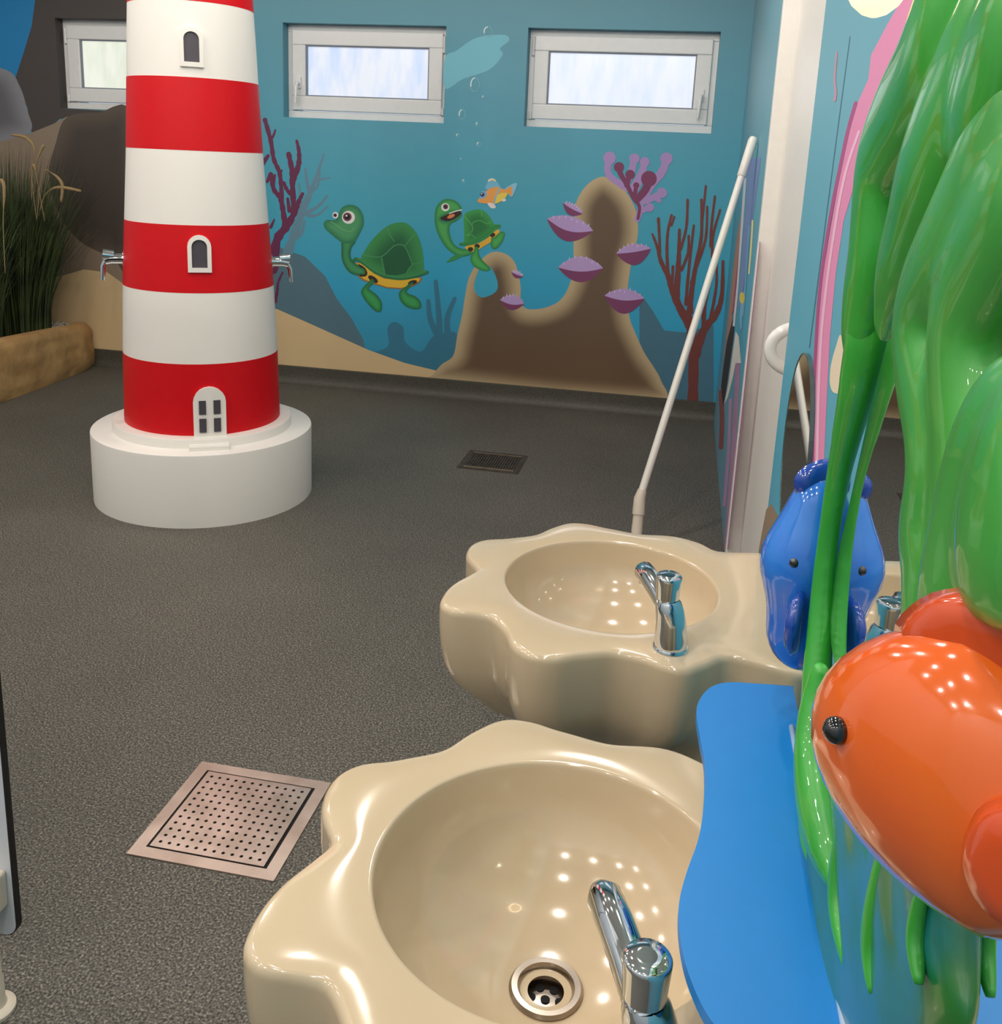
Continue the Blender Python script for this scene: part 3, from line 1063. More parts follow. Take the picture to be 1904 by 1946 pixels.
def drain_near():
    x0, x1, y0, y1 = (-.6941 * S, -.5109 * S, 1.0847 * S, 1.2686 * S)
    f = .028
    c = ((x0 + x1) / 2, (y0 + y1) / 2)
    d = tag(empty('floor_drain', (c[0], c[1], 0)), 'square steel floor drain with round holes beside the nearer sink', 'drain')
    mb = MB()
    X0, X1, Y0, Y1 = x0 - f - .002, x1 + f + .004, y0 - f, y1 + f
    zt_ = .0035
    for a in ((X0, X1, Y1 - f, Y1), (X0, X1, Y0, Y0 + f), (X0, X0 + f, Y0 + f, Y1 - f), (X1 - f, X1, Y0 + f, Y1 - f)):
        mb.box(a[0], a[1], a[2], a[3], -.001, zt_)
    offs(mb.build('frame', mat('worn steel rim', (188, 168, 156), .42, .9, rgb2=(214, 196, 184), scale=9, detail=6), d), d)
    offs(MB().box(x0 - .004, x1 + .004, y0 - .002, y1 + .002, 0, .0006).build('sump_shade', M_BLACK, d), d)  # flat black sheet painting the shade under the plate, floor is not cut
    n = 12
    g = .004
    ax, bx, ay, by = x0 + g, x1 - g, y0 + g, y1 - g
    m_ = .006
    cw, ch = (bx - ax - 2 * m_) / n, (by - ay - 2 * m_) / n
    vs, fs = [], []
    zz = .0042
    for i in range(n):
        for j in range(n):
            cx, cy = ax + m_ + (i + .5) * cw, ay + m_ + (j + .5) * ch
            k = len(vs)
            r = .0039
            K = 12
            sq = []
            for t in range(K):
                a = 2 * PI * t / K
                u, v = math.cos(a), math.sin(a)
                s_ = 1 / max(abs(u), abs(v))
                sq.append((cx + u * s_ * cw / 2, cy + v * s_ * ch / 2, zz))
            # include the corners by snapping the diagonal-ish samples
            vs += sq
            vs += [(cx + r * math.cos(2 * PI * t / K), cy + r * math.sin(2 * PI * t / K), zz) for t in range(K)]
            vs += [(cx + r * math.cos(2 * PI * t / K), cy + r * math.sin(2 * PI * t / K), zz - .003) for t in range(K)]
            for t in range(K):
                u = (t + 1) % K
                fs.append((k + t, k + u, k + K + u, k + K + t))
                fs.append((k + K + t, k + K + u, k + 2 * K + u, k + 2 * K + t))
            for ca, cb, sx, sy in ((1, 2, 1, 1), (4, 5, -1, 1), (7, 8, -1, -1), (10, 11, 1, -1)):
                vs.append((cx + sx * cw / 2, cy + sy * ch / 2, zz))
                fs.append((k + ca, len(vs) - 1, k + cb))
    pb = MB().add(vs, fs)
    # plain border of the plate
    for a in ((ax, bx, ay, ay + m_), (ax, bx, by - m_, by), (ax, ax + m_, ay + m_, by - m_), (bx - m_, bx, ay + m_, by - m_)):
        pb.box(a[0], a[1], a[2], a[3], zz - .003, zz)
    offs(pb.build('perforated_plate', M_STEEL, d), d)


def drain_far():
    x0, x1, y0, y1 = (-.677 * S, -.4707 * S, 2.9219 * S, 3.1239 * S)
    d = tag(empty('floor_drain', ((x0 + x1) / 2, (y0 + y1) / 2, 0)), 'dark slotted floor drain in front of the turtle mural', 'drain')
    mb = MB()
    f = .028
    for a in ((x0, x1, y1 - f, y1), (x0, x1, y0, y0 + f), (x0, x0 + f, y0 + f, y1 - f), (x1 - f, x1, y0 + f, y1 - f)):
        mb.box(a[0], a[1], a[2], a[3], -.001, .003)
    offs(mb.build('frame', M_STEELD, d), d)
    for yy in (y0 + f, y1 - f - .008):
        offs(MB().box(x0 + f, x1 - f, yy, yy + .008, 0, .0055).build('bright_edge', mat('bright steel edge', (196, 176, 150), .35, .9), d), d)
    offs(MB().box(x0 + f, x1 - f, y0 + f, y1 - f, 0, .0006).build('sump_shade', M_BLACK, d), d)  # black sheet stands in for the shade below the slats
    n = 19
    w = (x1 - x0 - 2 * f) / n
    for i in range(n):
        a = x0 + f + i * w
        offs(MB().box(a + w * .14, a + w * .86, y0 + f + .009, y1 - f - .009, .001, .004).build('slat', M_STEELD, d), d)


drain_near()
drain_far()

# ------------------------------------------------------------------ sinks
M_SINK = mat('glazed beige ceramic', (205, 184, 153), .12, rgb2=(208, 187, 156), scale=6, coat=.6)
POLAR = [(45.3, .313), (56.1, .312), (66.6, .306), (81.0, .276), (95.5, .287), (104.3, .307), (111.8, .314), (121.3, .293), (132.9, .27), (146.3, .288),
         (154.5, .316), (162.2, .32), (171.8, .300), (181.6, .266), (189.5, .28), (197.1, .308), (203.8, .329), (211.0, .344), (216.7, .334), (220.2, .310),
         (226.0, .282), (236.0, .292), (244.0, .322), (251.4, .334), (258.8, .322), (265.4, .294), (275.6, .272), (285.1, .288), (290.9, .316), (296.1, .331),
         (303.9, .322), (314.0, .322)]
ZR = .66
SCX = -.086


def sink(cy, label, cx):
    wallx = XR - cx
    n = 180
    A = [math.radians(a) for a, _ in POLAR]
    Rr = [r for _, r in POLAR]
    # extend to the wall
    a_lo, r_lo = math.radians(36.0), wallx / math.cos(math.radians(36.0))
    a_hi, r_hi = math.radians(321.5), wallx / math.cos(math.radians(38.5))
    A = [a_lo] + A + [a_hi]
    Rr = [r_lo] + Rr + [r_hi]
    # monotone cubic through periodic extension: catmull on (a, r)
    cr = np.array(catmull(list(zip(A, Rr)), 8, closed=False))
    th = [2 * PI * i / n for i in range(n)]
    rad = []
    for t in th:
        if t < a_lo or t > a_hi:
            rad.append(wallx / math.cos(t))
        else:
            rad.append(float(np.interp(t, cr[:, 0], cr[:, 1])))
    rad = np.array(rad)
    # bowl
    RB = .205
    rings = []
    depth = .152
    for q in (.105, .16, .25, .36, .48, .6, .71, .81, .89, .945, .98):
        zz = ZR - .012 - depth * math.sqrt(max(0, 1 - q ** 2.3))
        rings.append([(RB * q, zz)] * n)
    rings.append([(RB * .99, ZR - .008)] * n)
    rings.append([(RB * .997, ZR - .0025)] * n)
    rings.append([(RB * 1.006, ZR - .0004)] * n)
    rings.append([(RB * 1.02, ZR)] * n)
    out = rad - .012
    out = np.maximum(out, RB * 1.05)
    for t in (.35, .75, 1.0):
        rings.append([(RB * 1.02 * (1 - t) + o * t, ZR + .003 * math.sin(PI * t)) for o in out])
    # rounded rim
    for k in range(1, 8):
        a = PI / 2 * k / 7
        rings.append([(o + (r - o) * math.sin(a), ZR - (.014) * (1 - math.cos(a))) for o, r in zip(out, rad)])
    # skirt, flutes fading towards the wall foot
    mean = float(np.mean(rad[20:160]))
    for zz, s_ in ((ZR - .04, 1.0), (ZR - .08, .992), (ZR - .12, .97), (ZR - .155, .925), (ZR - .19, .82), (ZR - .225, .72), (ZR - .25, .6), (ZR - .258, .45)):
        row = []
        for t, r in zip(th, rad):
            if t < a_lo or t > a_hi:
                row.append((r, zz))
            else:
                edge = min(abs(t - a_lo), abs(a_hi - t))
                w = min(1, edge / .35)
                row.append((r * (s_ * w + 1 * (1 - w)), zz))
        rings.append(row)
    vs = []
    for rg in rings:
        for t, (r, z) in zip(th, rg):
            vs.append((r * math.cos(t), r * math.sin(t), z))
    fs = []
    for k in range(len(rings) - 1):
        for i in range(n):
            j = (i + 1) % n
            fs.append((k * n + i, k * n + j, (k + 1) * n + j, (k + 1) * n + i))
    fs.append(tuple((len(rings) - 1) * n + i for i in range(n)))
    s = tag(empty('wash_basin', (cx, cy, 0)), label, 'sink')
    b = MB().add(vs, fs).build('basin', M_SINK, s, smooth=True)
    # waste
    zb_ = rings[0][0][1]
    dr = MB().lathe([(.042, 0), (.044, .004), (.041, .008), (.034, .0075), (.031, .003), (.029, -.012), (.004, -.013)], 40, (0, 0, zb_), cap=False)
    o = autosmooth(dr.build('drain_ring', mat('waste fitting steel', (160, 150, 140), .22, 1.0), s), 50)
    for k in range(7):
        a = 2 * PI * k / 6
        rr = .0 if k == 6 else .017
        MB().lathe([(.0055, 0), (.0055, .0012)], 14, (rr * math.cos(a), rr * math.sin(a), zb_ - .0128)).build('drain_hole_shade', M_BLACK, o)  # black discs paint the dark inside the waste holes
    return s


def faucet(cx, cy, label):
    bx, by = cx + .119, cy - .236
    f = tag(empty('push_faucet', (bx, by, ZR)), label, 'faucet')
    d = Vector((-.055, .128, 0)).normalized()
    MB().lathe([(.0305, 0), (.0305, .004), (.0285, .0075), (.02, .008)], 36).build('base_ring', M_CHROME, f, smooth=False)
    autosmooth(bpy.data.objects[-1] if False else f.children[-1])
    b = MB()
    lean = Vector((-.012, .004, 0))
    pts, rads = [], []
    for z, r, l in ((.004, .0275, 0), (.02, .0272, .05), (.045, .026, .2), (.066, .024, .5), (.08, .022, .8), (.086, .019, .9)):
        pts.append(lean * l + Vector((0, 0, z)))
        rads.append(r)
    b.tube(pts, rads, 28)
    autosmooth(b.build('body', M_CHROME, f), 50)
    c0 = lean + Vector((0, 0, .084))
    b = MB()
    b.lathe([(.016, 0), (.016, .005), (.0195, .007), (.020, .016), (.0215, .040), (.0215, .0445), (.0195, .047), (.008, .0475)], 32, tuple(c0))
    autosmooth(b.build('push_button', M_CHROME, f), 50)
    b = MB()
    p0 = lean * .5 + Vector((0, 0, .066))
    pts = [p0, p0 + d * .045 + Vector((0, 0, .01)), p0 + d * .09 + Vector((0, 0, .016)), p0 + d * .125 + Vector((0, 0, .016)), p0 + d * .138 + Vector((0, 0, .012))]
    b.tube(pts, [.019, .0185, .0185, .0185, .013], 20, up=(0, 0, 1))
    autosmooth(b.build('spout', M_CHROME, f), 50)
    tip = p0 + d * .122 + Vector((0, 0, .002))
    b = MB().lathe([(.0095, 0), (.0105, .004), (.0105, .012)], 18, (tip.x, tip.y, tip.z - .006))
    b.build('outlet', M_CHROME, f)
    return f


sink(1.728, 'beige shell-shaped wash basin beside the white door and mop', SCX)
sink(.931, 'beige shell-shaped wash basin under the blue wavy shelf', SCX)
faucet(SCX, 1.728, 'chrome push faucet on the basin beside the white door')
faucet(SCX, .931, 'chrome push faucet on the basin under the blue shelf')

# ------------------------------------------------------------------ mop leaning on the side wall
M_MOP = mat('white plastic mop handle', (226, 222, 214), .3)
M_MOP2 = mat('ivory mop joint', (212, 200, 184), .4)
B0 = Vector(onz(1206, 1052, 0))
T0 = Vector(onx(1432, 262, XR - .021))
JO = Vector(ony(1216, 945, B0.y + .06))
mop = tag(empty('mop', B0), 'white mop with a long handle leaning on the side wall', 'mop')
dirm = (T0 - JO).normalized()
offs(autosmooth(MB().tube([JO, T0], .0145, 16).build('handle', M_MOP, mop), 60), mop)
g0 = T0 - dirm * .17
offs(autosmooth(MB().tube([g0, g0 + dirm * .004, T0 - dirm * .012, T0], [.0145, .0185, .0185, .014], 16).build('grip', M_MOP, mop), 60), mop)
j1 = JO + (B0 - JO) * .55
offs(autosmooth(MB().tube([JO + dirm * .03, JO - dirm * .005, JO + (j1 - JO) * .55], [.017, .022, .024], 16).build('collar', M_MOP2, mop), 60), mop)
offs(autosmooth(MB().tube([JO + (j1 - JO) * .4, j1, B0 + Vector((0, 0, .03))], [.019, .021, .019], 14).build('swivel_joint', M_MOP2, mop), 60), mop)
offs(MB().box(B0.x - .2, B0.x + .16, B0.y - .05, B0.y + .05, .012, .034).build('head_plate', M_MOP2, mop, bevel=.006), mop)
offs(MB().box(B0.x - .21, B0.x + .17, B0.y - .06, B0.y + .06, 0, .014).build('pad', mat('grey mop cloth', (150, 148, 142), .9, bump=.3, bscale=200), mop, bevel=.004), mop)

# ------------------------------------------------------------------ round mirror by the door side
M_MIRROR = mat('mirror glass', (236, 240, 238), .015, 1.0)
mr = tag(empty('round_mirror', (XR, 1.86, .92)), 'frameless round mirror on the side wall above the farther basin', 'mirror')
offs(MB().prism([(1.86 + .19 * math.cos(2 * PI * i / 64), .915 + .195 * math.sin(2 * PI * i / 64)) for i in range(64)], XR - .008, XR - .0005, 'x')
     .build('glass', M_MIRROR, mr), mr)
ed = MB()
ring = [(1.86 + .1915 * math.cos(2 * PI * i / 64), .915 + .1965 * math.sin(2 * PI * i / 64)) for i in range(64)]
rin = [(1.86 + .189 * math.cos(2 * PI * i / 64), .915 + .194 * math.sin(2 * PI * i / 64)) for i in range(64)]
vs = [(XR - .009, *q) for q in ring] + [(XR, *q) for q in ring] + [(XR, *q) for q in rin] + [(XR - .009, *q) for q in rin]
fs = []
for k in range(4):
    fs += [(k * 64 + i, k * 64 + (i + 1) % 64, ((k + 1) % 4) * 64 + (i + 1) % 64, ((k + 1) % 4) * 64 + i) for i in range(64)]
offs(ed.add(vs, fs).build('edge', mat('ground glass edge', (60, 84, 84), .2), mr), mr)

# ------------------------------------------------------------------ seaweed mirror
XM = .195
M_GREEN = mat('glossy green lacquer', (36, 146, 46), .35, rgb2=(58, 168, 54), scale=7, coat=.6, lo=.3, hi=.7)
M_GREEN2 = mat('glossy mid green lacquer', (36, 138, 54), .4, rgb2=(64, 156, 56), scale=8, coat=.5, lo=.3, hi=.7)
M_TEAL = mat('glossy teal and green lacquer', (22, 116, 118), .3, rgb2=(30, 110, 40), scale=9, coat=.5, lo=.45, hi=.62)
sm = tag(empty('seaweed_mirror', (XR, .8, .75)), 'mirror in a glossy green moulded seaweed frame above the nearer basin', 'mirror')


def loft(name, rows, m, xp, front, back, n=20, parent=sm):
    """rows of (y_px, left_px, right_px[, bulge]) seen at the plane x = xp; a plump moulded leaf standing on the mirror"""
    q = catmull([(r[0], r[1], r[2], r[3] if len(r) > 3 else 1.0) for r in rows], 4, closed=False)
    vs, fs = [], []
    K = len(q)
    for i, (py, l, r, bg) in enumerate(q):
        a, b = onx(l, py, xp), onx(r, py, xp)
        c, h = (a + b) / 2, (b - a) / 2
        e = math.sqrt(max(.02, 1 - (abs(2 * i / (K - 1) - 1)) ** 6))
        for k in range(n):
            t = 2 * PI * k / n
            ct, st = math.cos(t), math.sin(t)
            dx = -st * front * bg * e if st > 0 else -st * back
            sh = math.copysign(abs(ct) ** .85, ct)
            vs.append((c[0] + h[0] * sh + dx, c[1] + h[1] * sh, c[2] + h[2] * sh))
    for i in range(K - 1):
        for k in range(n):
            j = (k + 1) % n
            fs.append((i * n + k, i * n + j, (i + 1) * n + j, (i + 1) * n + k))
    fs.append(tuple(range(n)))
    fs.append(tuple((K - 1) * n + k for k in range(n)))
    o = MB().add(vs, fs).build(name, m, parent, smooth=True)
    return offs(o, parent)


# backing and glass
yz = [(.5, .95), (.98, .93), (1.05, 1.0), (1.02, 1.12), (.95, 1.3), (.84, 1.45), (.7, 1.58), (.5, 1.6), (.42, 1.4), (.42, 1.08)]
yzs = [tuple(q) for q in catmull(yz, 6)]
offs(MB().prism(yzs, XM + .004, XR, 'x').build('backing_board', M_GREEN2, sm), sm)
offs(MB().prism([(.75 + (a - .75) * .97, 1.2 + (b - 1.2) * .97) for a, b in yzs], XM, XM + .006, 'x').build('glass', M_MIRROR, sm), sm)
# stalk and fronds: plump moulded bands of kelp, (x_px, y_px, radius) seen at the plane x = xp
def frond(name, pts, m, xp, squash=1.0):
    q = catmull(pts, 5, closed=False)
    o = MB().tube([onx(a, b, xp) for a, b, r in q], [float(r) for a, b, r in q], 20, up=(1, 0, 0)).build(name, m, sm, smooth=True)
    return offs(o, sm)


def mass(name, fronds, m, voxel=.005, smooth=16, wide=1.9):
    """several plump bands moulded into one piece"""
    mb_ = MB()
    for xp, pts in fronds:
        q = catmull(pts, 5, closed=False)
        mb_.tube([onx(a, b, xp) for a, b, r in q], [float(r) * wide for a, b, r in q], 20, squash=[1 / wide] * len(q), up=(1, 0, 0))
    o = offs(mb_.build(name, m, sm, smooth=True), sm)
    md = o.modifiers.new('remesh', 'REMESH')
    md.mode = 'VOXEL'
    md.voxel_size = voxel
    md.use_smooth_shade = True
    md = o.modifiers.new('smooth', 'SMOOTH')
    md.iterations = smooth
    md.factor = .6
    md = o.modifiers.new('sub', 'SUBSURF')
    md.levels = md.render_levels = 1
    return o


mass('stalk', [(.1875, [(1590, 1850, .03), (1575, 1700, .026), (1562, 1560, .024), (1552, 1440, .021), (1552, 1320, .0175), (1558, 1200, .0150), (1566, 1100, .0135), (1578, 1000, .0125),
                       (1594, 900, .0135), (1616, 800, .017), (1638, 700, .021), (1650, 630, .022), (1658, 560, .021), (1672, 480, .016)]),
               (.174, [(1560, 1260, .008), (1552, 1340, .017), (1550, 1430, .022), (1560, 1530, .024), (1578, 1620, .02), (1594, 1690, .008)])], M_GREEN, .004, 6, 1.0)
mass('frond', [(.182, [(1626, 720, .006), (1632, 650, .017), (1644, 570, .022), (1662, 480, .0245), (1674, 390, .027), (1690, 300, .029), (1722, 225, .03), (1768, 140, .03),
                       (1806, 50, .03), (1832, -50, .027), (1850, -150, .012)]),
               (.180, [(1676, 640, .008), (1706, 530, .019), (1742, 435, .024), (1776, 340, .028), (1812, 250, .029), (1850, 160, .028), (1884, 60, .026), (1904, -60, .018)]),
               (.180, [(1850, 330, .016), (1880, 230, .024), (1920, 120, .026), (1950, 20, .026), (1970, -90, .02)])], M_GREEN)
mass('frond', [(.180, [(1950, 100, .010), (1930, 190, .018), (1896, 285, .022), (1858, 375, .023), (1815, 465, .0235), (1772, 548, .0225), (1752, 630, .021), (1758, 720, .0195), (1774, 820, .0185),
                       (1780, 920, .0195), (1768, 1010, .020), (1778, 1090, .020), (1778, 1200, .02), (1792, 1320, .014)]),
               (.186, [(2010, 250, .014), (1960, 350, .024), (1908, 450, .026), (1862, 550, .026), (1840, 650, .0245), (1838, 750, .022), (1842, 850, .021), (1842, 950, .021), (1838, 1060, .021), (1838, 1200, .02)])], M_GREEN2)
mass('frond', [(.172, [(1985, 700, .010), (1950, 770, .020), (1915, 850, .0250), (1890, 940, .0265), (1874, 1030, .0275), (1858, 1120, .0285), (1852, 1200, .027), (1862, 1280, .018)]),
               (.172, [(2060, 760, .014), (2010, 850, .028), (1980, 960, .032), (1960, 1080, .032), (1950, 1200, .024)])], M_GREEN2)
# foot of the frame: fluted, teal with green ribs
mass('frame_foot', [(.196, [(1560, 1350, .02), (1566, 1480, .026), (1580, 1620, .03), (1604, 1760, .032), (1632, 1870, .03), (1660, 1930, .022)]),
                    (.197, [(1620, 1300, .02), (1640, 1450, .028), (1660, 1600, .03), (1680, 1750, .031), (1700, 1870, .028), (1712, 1930, .022)]),
                    (.198, [(1690, 1300, .02), (1710, 1450, .028), (1730, 1600, .029), (1742, 1750, .029), (1750, 1870, .026), (1752, 1925, .02)]),
                    (.200, [(1760, 1300, .02), (1775, 1450, .026), (1790, 1600, .027), (1796, 1750, .027), (1794, 1860, .024), (1786, 1915, .018)]),
                    (.2, [(1600, 1810, .012), (1640, 1850, .027), (1700, 1870, .030), (1760, 1866, .027), (1815, 1845, .022), (1840, 1800, .016)]),
                    (.2, [(1590, 1500, .02), (1680, 1500, .03), (1760, 1500, .028), (1830, 1500, .024)]),
                    (.2, [(1600, 1660, .02), (1680, 1680, .03), (1760, 1680, .028), (1830, 1660, .024)])], M_TEAL, .005, 26, 2.3)
for pts, r in (([(1610, 1540), (1598, 1640), (1596, 1740), (1612, 1840)], .010), ([(1690, 1590), (1672, 1700), (1660, 1800), (1662, 1890)], .010),
               ([(1752, 1690), (1740, 1780), (1746, 1870)], .006)):
    q = catmull(pts, 5, closed=False)
    n_ = len(q)
    offs(MB().tube([onx(a, b, .175) for a, b in q], [r * (.35 + .65 * math.sin(PI * (i + .5) / n_)) for i in range(n_)], 12, up=(1, 0, 0)).build('rib', M_GREEN, sm, smooth=True), sm)

# wavy shelf
M_BLUE = mat('satin blue plastic', (14, 124, 202), .42)
ZS = .80
edge = [onz(*a, ZS)[:2] for a in ((1508, 1304), (1440, 1299), (1380, 1297), (1345, 1310), (1324, 1345), (1330, 1400), (1339, 1450), (1338, 1520), (1328, 1590), (1304, 1660),
                                  (1290, 1720), (1294, 1790), (1312, 1860), (1352, 1940), (1420, 2010))]
e2 = [tuple(a) for a in catmull(edge, 5, closed=False)]
back = [(.186, e2[-1][1] - .02), (.186, edge[0][1])]
sh = tag(empty('wavy_shelf', (.12, .9, ZS)), 'blue plastic shelf with a wavy front edge below the seaweed mirror', 'shelf')
offs(MB().prism(e2 + back, ZS - .012, ZS, 'z').build('shelf_board', M_BLUE, sh, bevel=.004), sh)
lip = [Vector((.1745, y, ZS + .002)) for y in np.linspace(edge[0][1] - .1, e2[-1][1], 12)]
offs(MB().tube(lip, .0035, 8).build('back_lip', mat('pale blue seal', (150, 176, 205), .4), sh, smooth=True), sh)


# ------------------------------------------------------------------ two plain fish ornaments on the frame
def blob(name, m, parent, c, rad, R3, power=2.2, shape=None, nu=28, nv=18, root=None):
    vs, fs = [], []
    for j in range(nv + 1):
        ph = PI * j / nv - PI / 2
        for i in range(nu):
            t = 2 * PI * i / nu
            d = Vector((math.cos(ph) * math.cos(t), math.cos(ph) * math.sin(t), math.sin(ph)))
            s = Vector((d.x * rad[0], d.y * rad[1], d.z * rad[2]))
            if shape:
                s = shape(d, s)
            vs.append(Vector(c) + R3 @ s)
    for j in range(nv):
        for i in range(nu):
            k = (i + 1) % nu
            fs.append((j * nu + i, j * nu + k, (j + 1) * nu + k, (j + 1) * nu + i))
    o = MB().add(vs, fs)
    ob = o.build(name, m, parent, smooth=True)
    if root is None:
        offs(ob, parent)
    return ob


def fin(name, m, parent, pts, thick, R3, c, root):
    """rounded flat fin: outline in the local x(length)/z(height) plane"""
    q = catmull(pts, 5)
    cx = sum(p[0] for p in q) / len(q)
    cz = sum(p[1] for p in q) / len(q)
    vs, fs = [], []
    n = len(q)
    for s, w in ((1.0, 0), (.8, .8), (.45, 1.0)):
        for sg in (1, -1):
            vs += [Vector(c) + R3 @ Vector((cx + (p[0] - cx) * s, sg * thick * w, cz + (p[1] - cz) * s)) for p in q]
    def rg(k, i):
        return k * n + i % n
    for a, b in ((0, 2), (2, 4), (0, 3), (3, 5)):
        fs += [(rg(a, i), rg(a, i + 1), rg(b, i + 1), rg(b, i)) for i in range(n)]
    fs.append(tuple(rg(4, i) for i in range(n)))
    fs.append(tuple(rg(5, i) for i in range(n)))
    return MB().add(vs, fs).build(name, m, parent, smooth=True)


M_ORANGE = mat('glossy orange lacquer', (222, 92, 30), .12, rgb2=(230, 104, 36), scale=10, coat=1.0, bump=.05, bscale=14)
M_ORANGE2 = mat('glossy deep orange lacquer', (204, 74, 24), .14, coat=1.0)
M_BLUEF = mat('glossy blue lacquer', (28, 106, 206), .12, rgb2=(40, 124, 218), scale=10, coat=1.0)
M_BLUEF2 = mat('glossy dark blue lacquer', (18, 66, 160), .14, coat=1.0)
M_EYE = mat('black bead', (12, 12, 14), .08, coat=1.0)

# orange: nose pointing away and a little into the room
OC = tuple(ony(1876, 1490, .455))
Ro = Matrix.Rotation(math.radians(132), 3, 'Z') @ Matrix.Rotation(math.radians(14), 3, 'Y')


def oshape(d, s):
    k = 1 - .25 * max(0, -d.x) - .08 * max(0, d.x) ** 3
    return Vector((s.x if s.x > 0 else s.x * .75, s.y * k, s.z * k))


of = blob('fish_ornament', M_ORANGE, sm, OC, (.106, .043, .076), Ro, shape=oshape)
of['label'] = 'plain glossy orange fish ornament'
fin('dorsal_fin', M_ORANGE2, of, [(.045, .06), (.03, .088), (-.01, .1), (-.05, .094), (-.075, .065), (-.035, .043)], .012, Ro, OC, sm)
fin('side_fin', M_ORANGE2, of, [(-.01, -.02), (-.025, .012), (-.06, .02), (-.08, -.01), (-.062, -.038), (-.025, -.042)], .01, Ro, Vector(OC) + Ro @ Vector((0, .039, 0)), sm)
fin('tail_fin', M_ORANGE2, of, [(-.065, 0), (-.09, .04), (-.11, .035), (-.105, 0), (-.11, -.035), (-.09, -.04)], .009, Ro, OC, sm)
blob('eye', M_EYE, of, Vector(OC) + Ro @ Vector((.062, .034, .018)), (.0075,) * 3, Matrix.Identity(3), nu=16, nv=10, root=sm)

# blue: standing out from the mirror towards the room
BC = (.184, 1.14, .972)
Rb = Matrix.Rotation(math.radians(200), 3, 'Z')


def bshape(d, s):
    k = 1 + .10 * math.sin(d.z * 6.0 + .6)
    return Vector((s.x * k, s.y * k, s.z))


bf = blob('fish_ornament', M_BLUEF, sm, BC, (.058, .05, .128), Rb, shape=bshape, nv=26)
bf['label'] = 'plain glossy blue fish ornament'
fin('dorsal_fin', M_BLUEF2, bf, [(.02, .09), (.035, .125), (.005, .146), (-.03, .14), (-.035, .1)], .012, Rb, BC, sm)
fin('side_fin', M_BLUEF2, bf, [(.0, .02), (.03, .03), (.05, .0), (.036, -.04), (.01, -.045)], .009, Rb @ Matrix.Rotation(math.radians(50), 3, 'Z'), (BC[0] - .012, BC[1] - .045, BC[2] - .03), sm)
blob('eye', M_EYE, bf, Vector(BC) + Rb @ Vector((.040, .034, .03)), (.007,) * 3, Matrix.Identity(3), nu=16, nv=10, root=sm)

# ------------------------------------------------------------------ wall lamp
LPX = .178
tip = onx(1660, 33, LPX)
lp = tag(empty('wall_lamp', (XR, tip[1], tip[2] + .1)), 'glowing warm drop-shaped glass wall lamp above the seaweed mirror', 'lamp')
glow = mat('glowing frosted glass', (255, 236, 200), .3, emis=(255, 208, 136), estr=LAMP_STRENGTH)
prof = [(.004, 0), (.013, .003), (.024, .012), (.034, .028), (.042, .048), (.046, .07), (.044, .092), (.036, .112), (.026, .124)]
offs(MB().lathe(prof, 32, (LPX, tip[1], tip[2])).build('glass_drop', glow, lp, smooth=True), lp)
pl_ = bpy.data.lights.new('lamp_glow', 'POINT')
pl_.energy = 3.0
pl_.color = (1.0, .76, .46)
pl_.shadow_soft_size = .052
po = bpy.data.objects.new('lamp_glow', pl_)
link(po, lp)
po.location = (LPX - XR, 0, -.1 + .065)
offs(autosmooth(MB().lathe([(.03, .12), (.032, .126), (.03, .15), (.012, .156)], 28, (LPX, tip[1], tip[2])).build('cap', M_CHROME, lp)), lp)
offs(autosmooth(MB().tube([(LPX, tip[1], tip[2] + .15), (LPX + .01, tip[1], tip[2] + .172), (XR - .01, tip[1], tip[2] + .175), (XR, tip[1], tip[2] + .175)], .008, 12).build('arm', M_CHROME, lp)), lp)
offs(MB().tube([(XR - .012, tip[1], tip[2] + .175), (XR, tip[1], tip[2] + .175)], .035, 24).build('wall_plate', M_CHROME, lp), lp)

# ------------------------------------------------------------------ planter with grass
M_ROCK = mat('sand coloured cast rock', (176, 134, 84), .8, rgb2=(204, 160, 104), scale=5, bump=.8, bscale=16, detail=6)
M_GRAV = mat('pale gravel', (150, 140, 128), .8, rgb2=(196, 188, 176), scale=40)
M_GRASS = mat('dark grass blade', (34, 46, 24), .6, rgb2=(70, 84, 40), scale=6)
M_SEED = mat('dry seed head', (150, 126, 88), .9, bump=.5, bscale=120)
pl = tag(empty('rock_planter', (-4.0, 4.6, 0)), 'low sand coloured artificial rock planter against the mural wall', 'planter')
NY, y0p, y1p = 60, 2.9, YF - .014
prof = [(0, 0), (.012, .06), (.008, .14), (.0, .22), (-.012, .28), (-.035, .315), (-.075, .325), (-.12, .312), (-.15, .28), (-.16, .22)]
pr = []
for a, b in zip(prof[:-1], prof[1:]):
    for t in (0, .33, .66):
        pr.append((a[0] + (b[0] - a[0]) * t, a[1] + (b[1] - a[1]) * t))
pr.append(prof[-1])
vs, fs = [], []
from mathutils import noise as mnoise
for j in range(NY + 1):
    y = y0p + (y1p - y0p) * j / NY
    xf = float(np.interp(y, [2.9, 4.5, 5.0, 5.4, 5.56], [-3.66, -3.66, -3.68, -3.715, -3.765]))
    hh = float(np.interp(y, [2.9, 4.5, 5.1, 5.56], [1.1, 1.08, .98, .88]))
    for dx, z in pr:
        nn = mnoise.noise((0.0 + dx * 4, y * 2.3, z * 5)) * .022 + mnoise.noise((3.1, y * 7, z * 14)) * .010
        cr_ = abs(mnoise.noise((7.7, y * 1.9 + z * 2.2, z * 1.5)))
        nn -= .014 * max(0, 1 - cr_ * 14)
        vs.append((xf + dx + (nn if z > .01 else 0), y, z * hh + (nn * .6 if z > .2 else 0)))
n_ = len(pr)
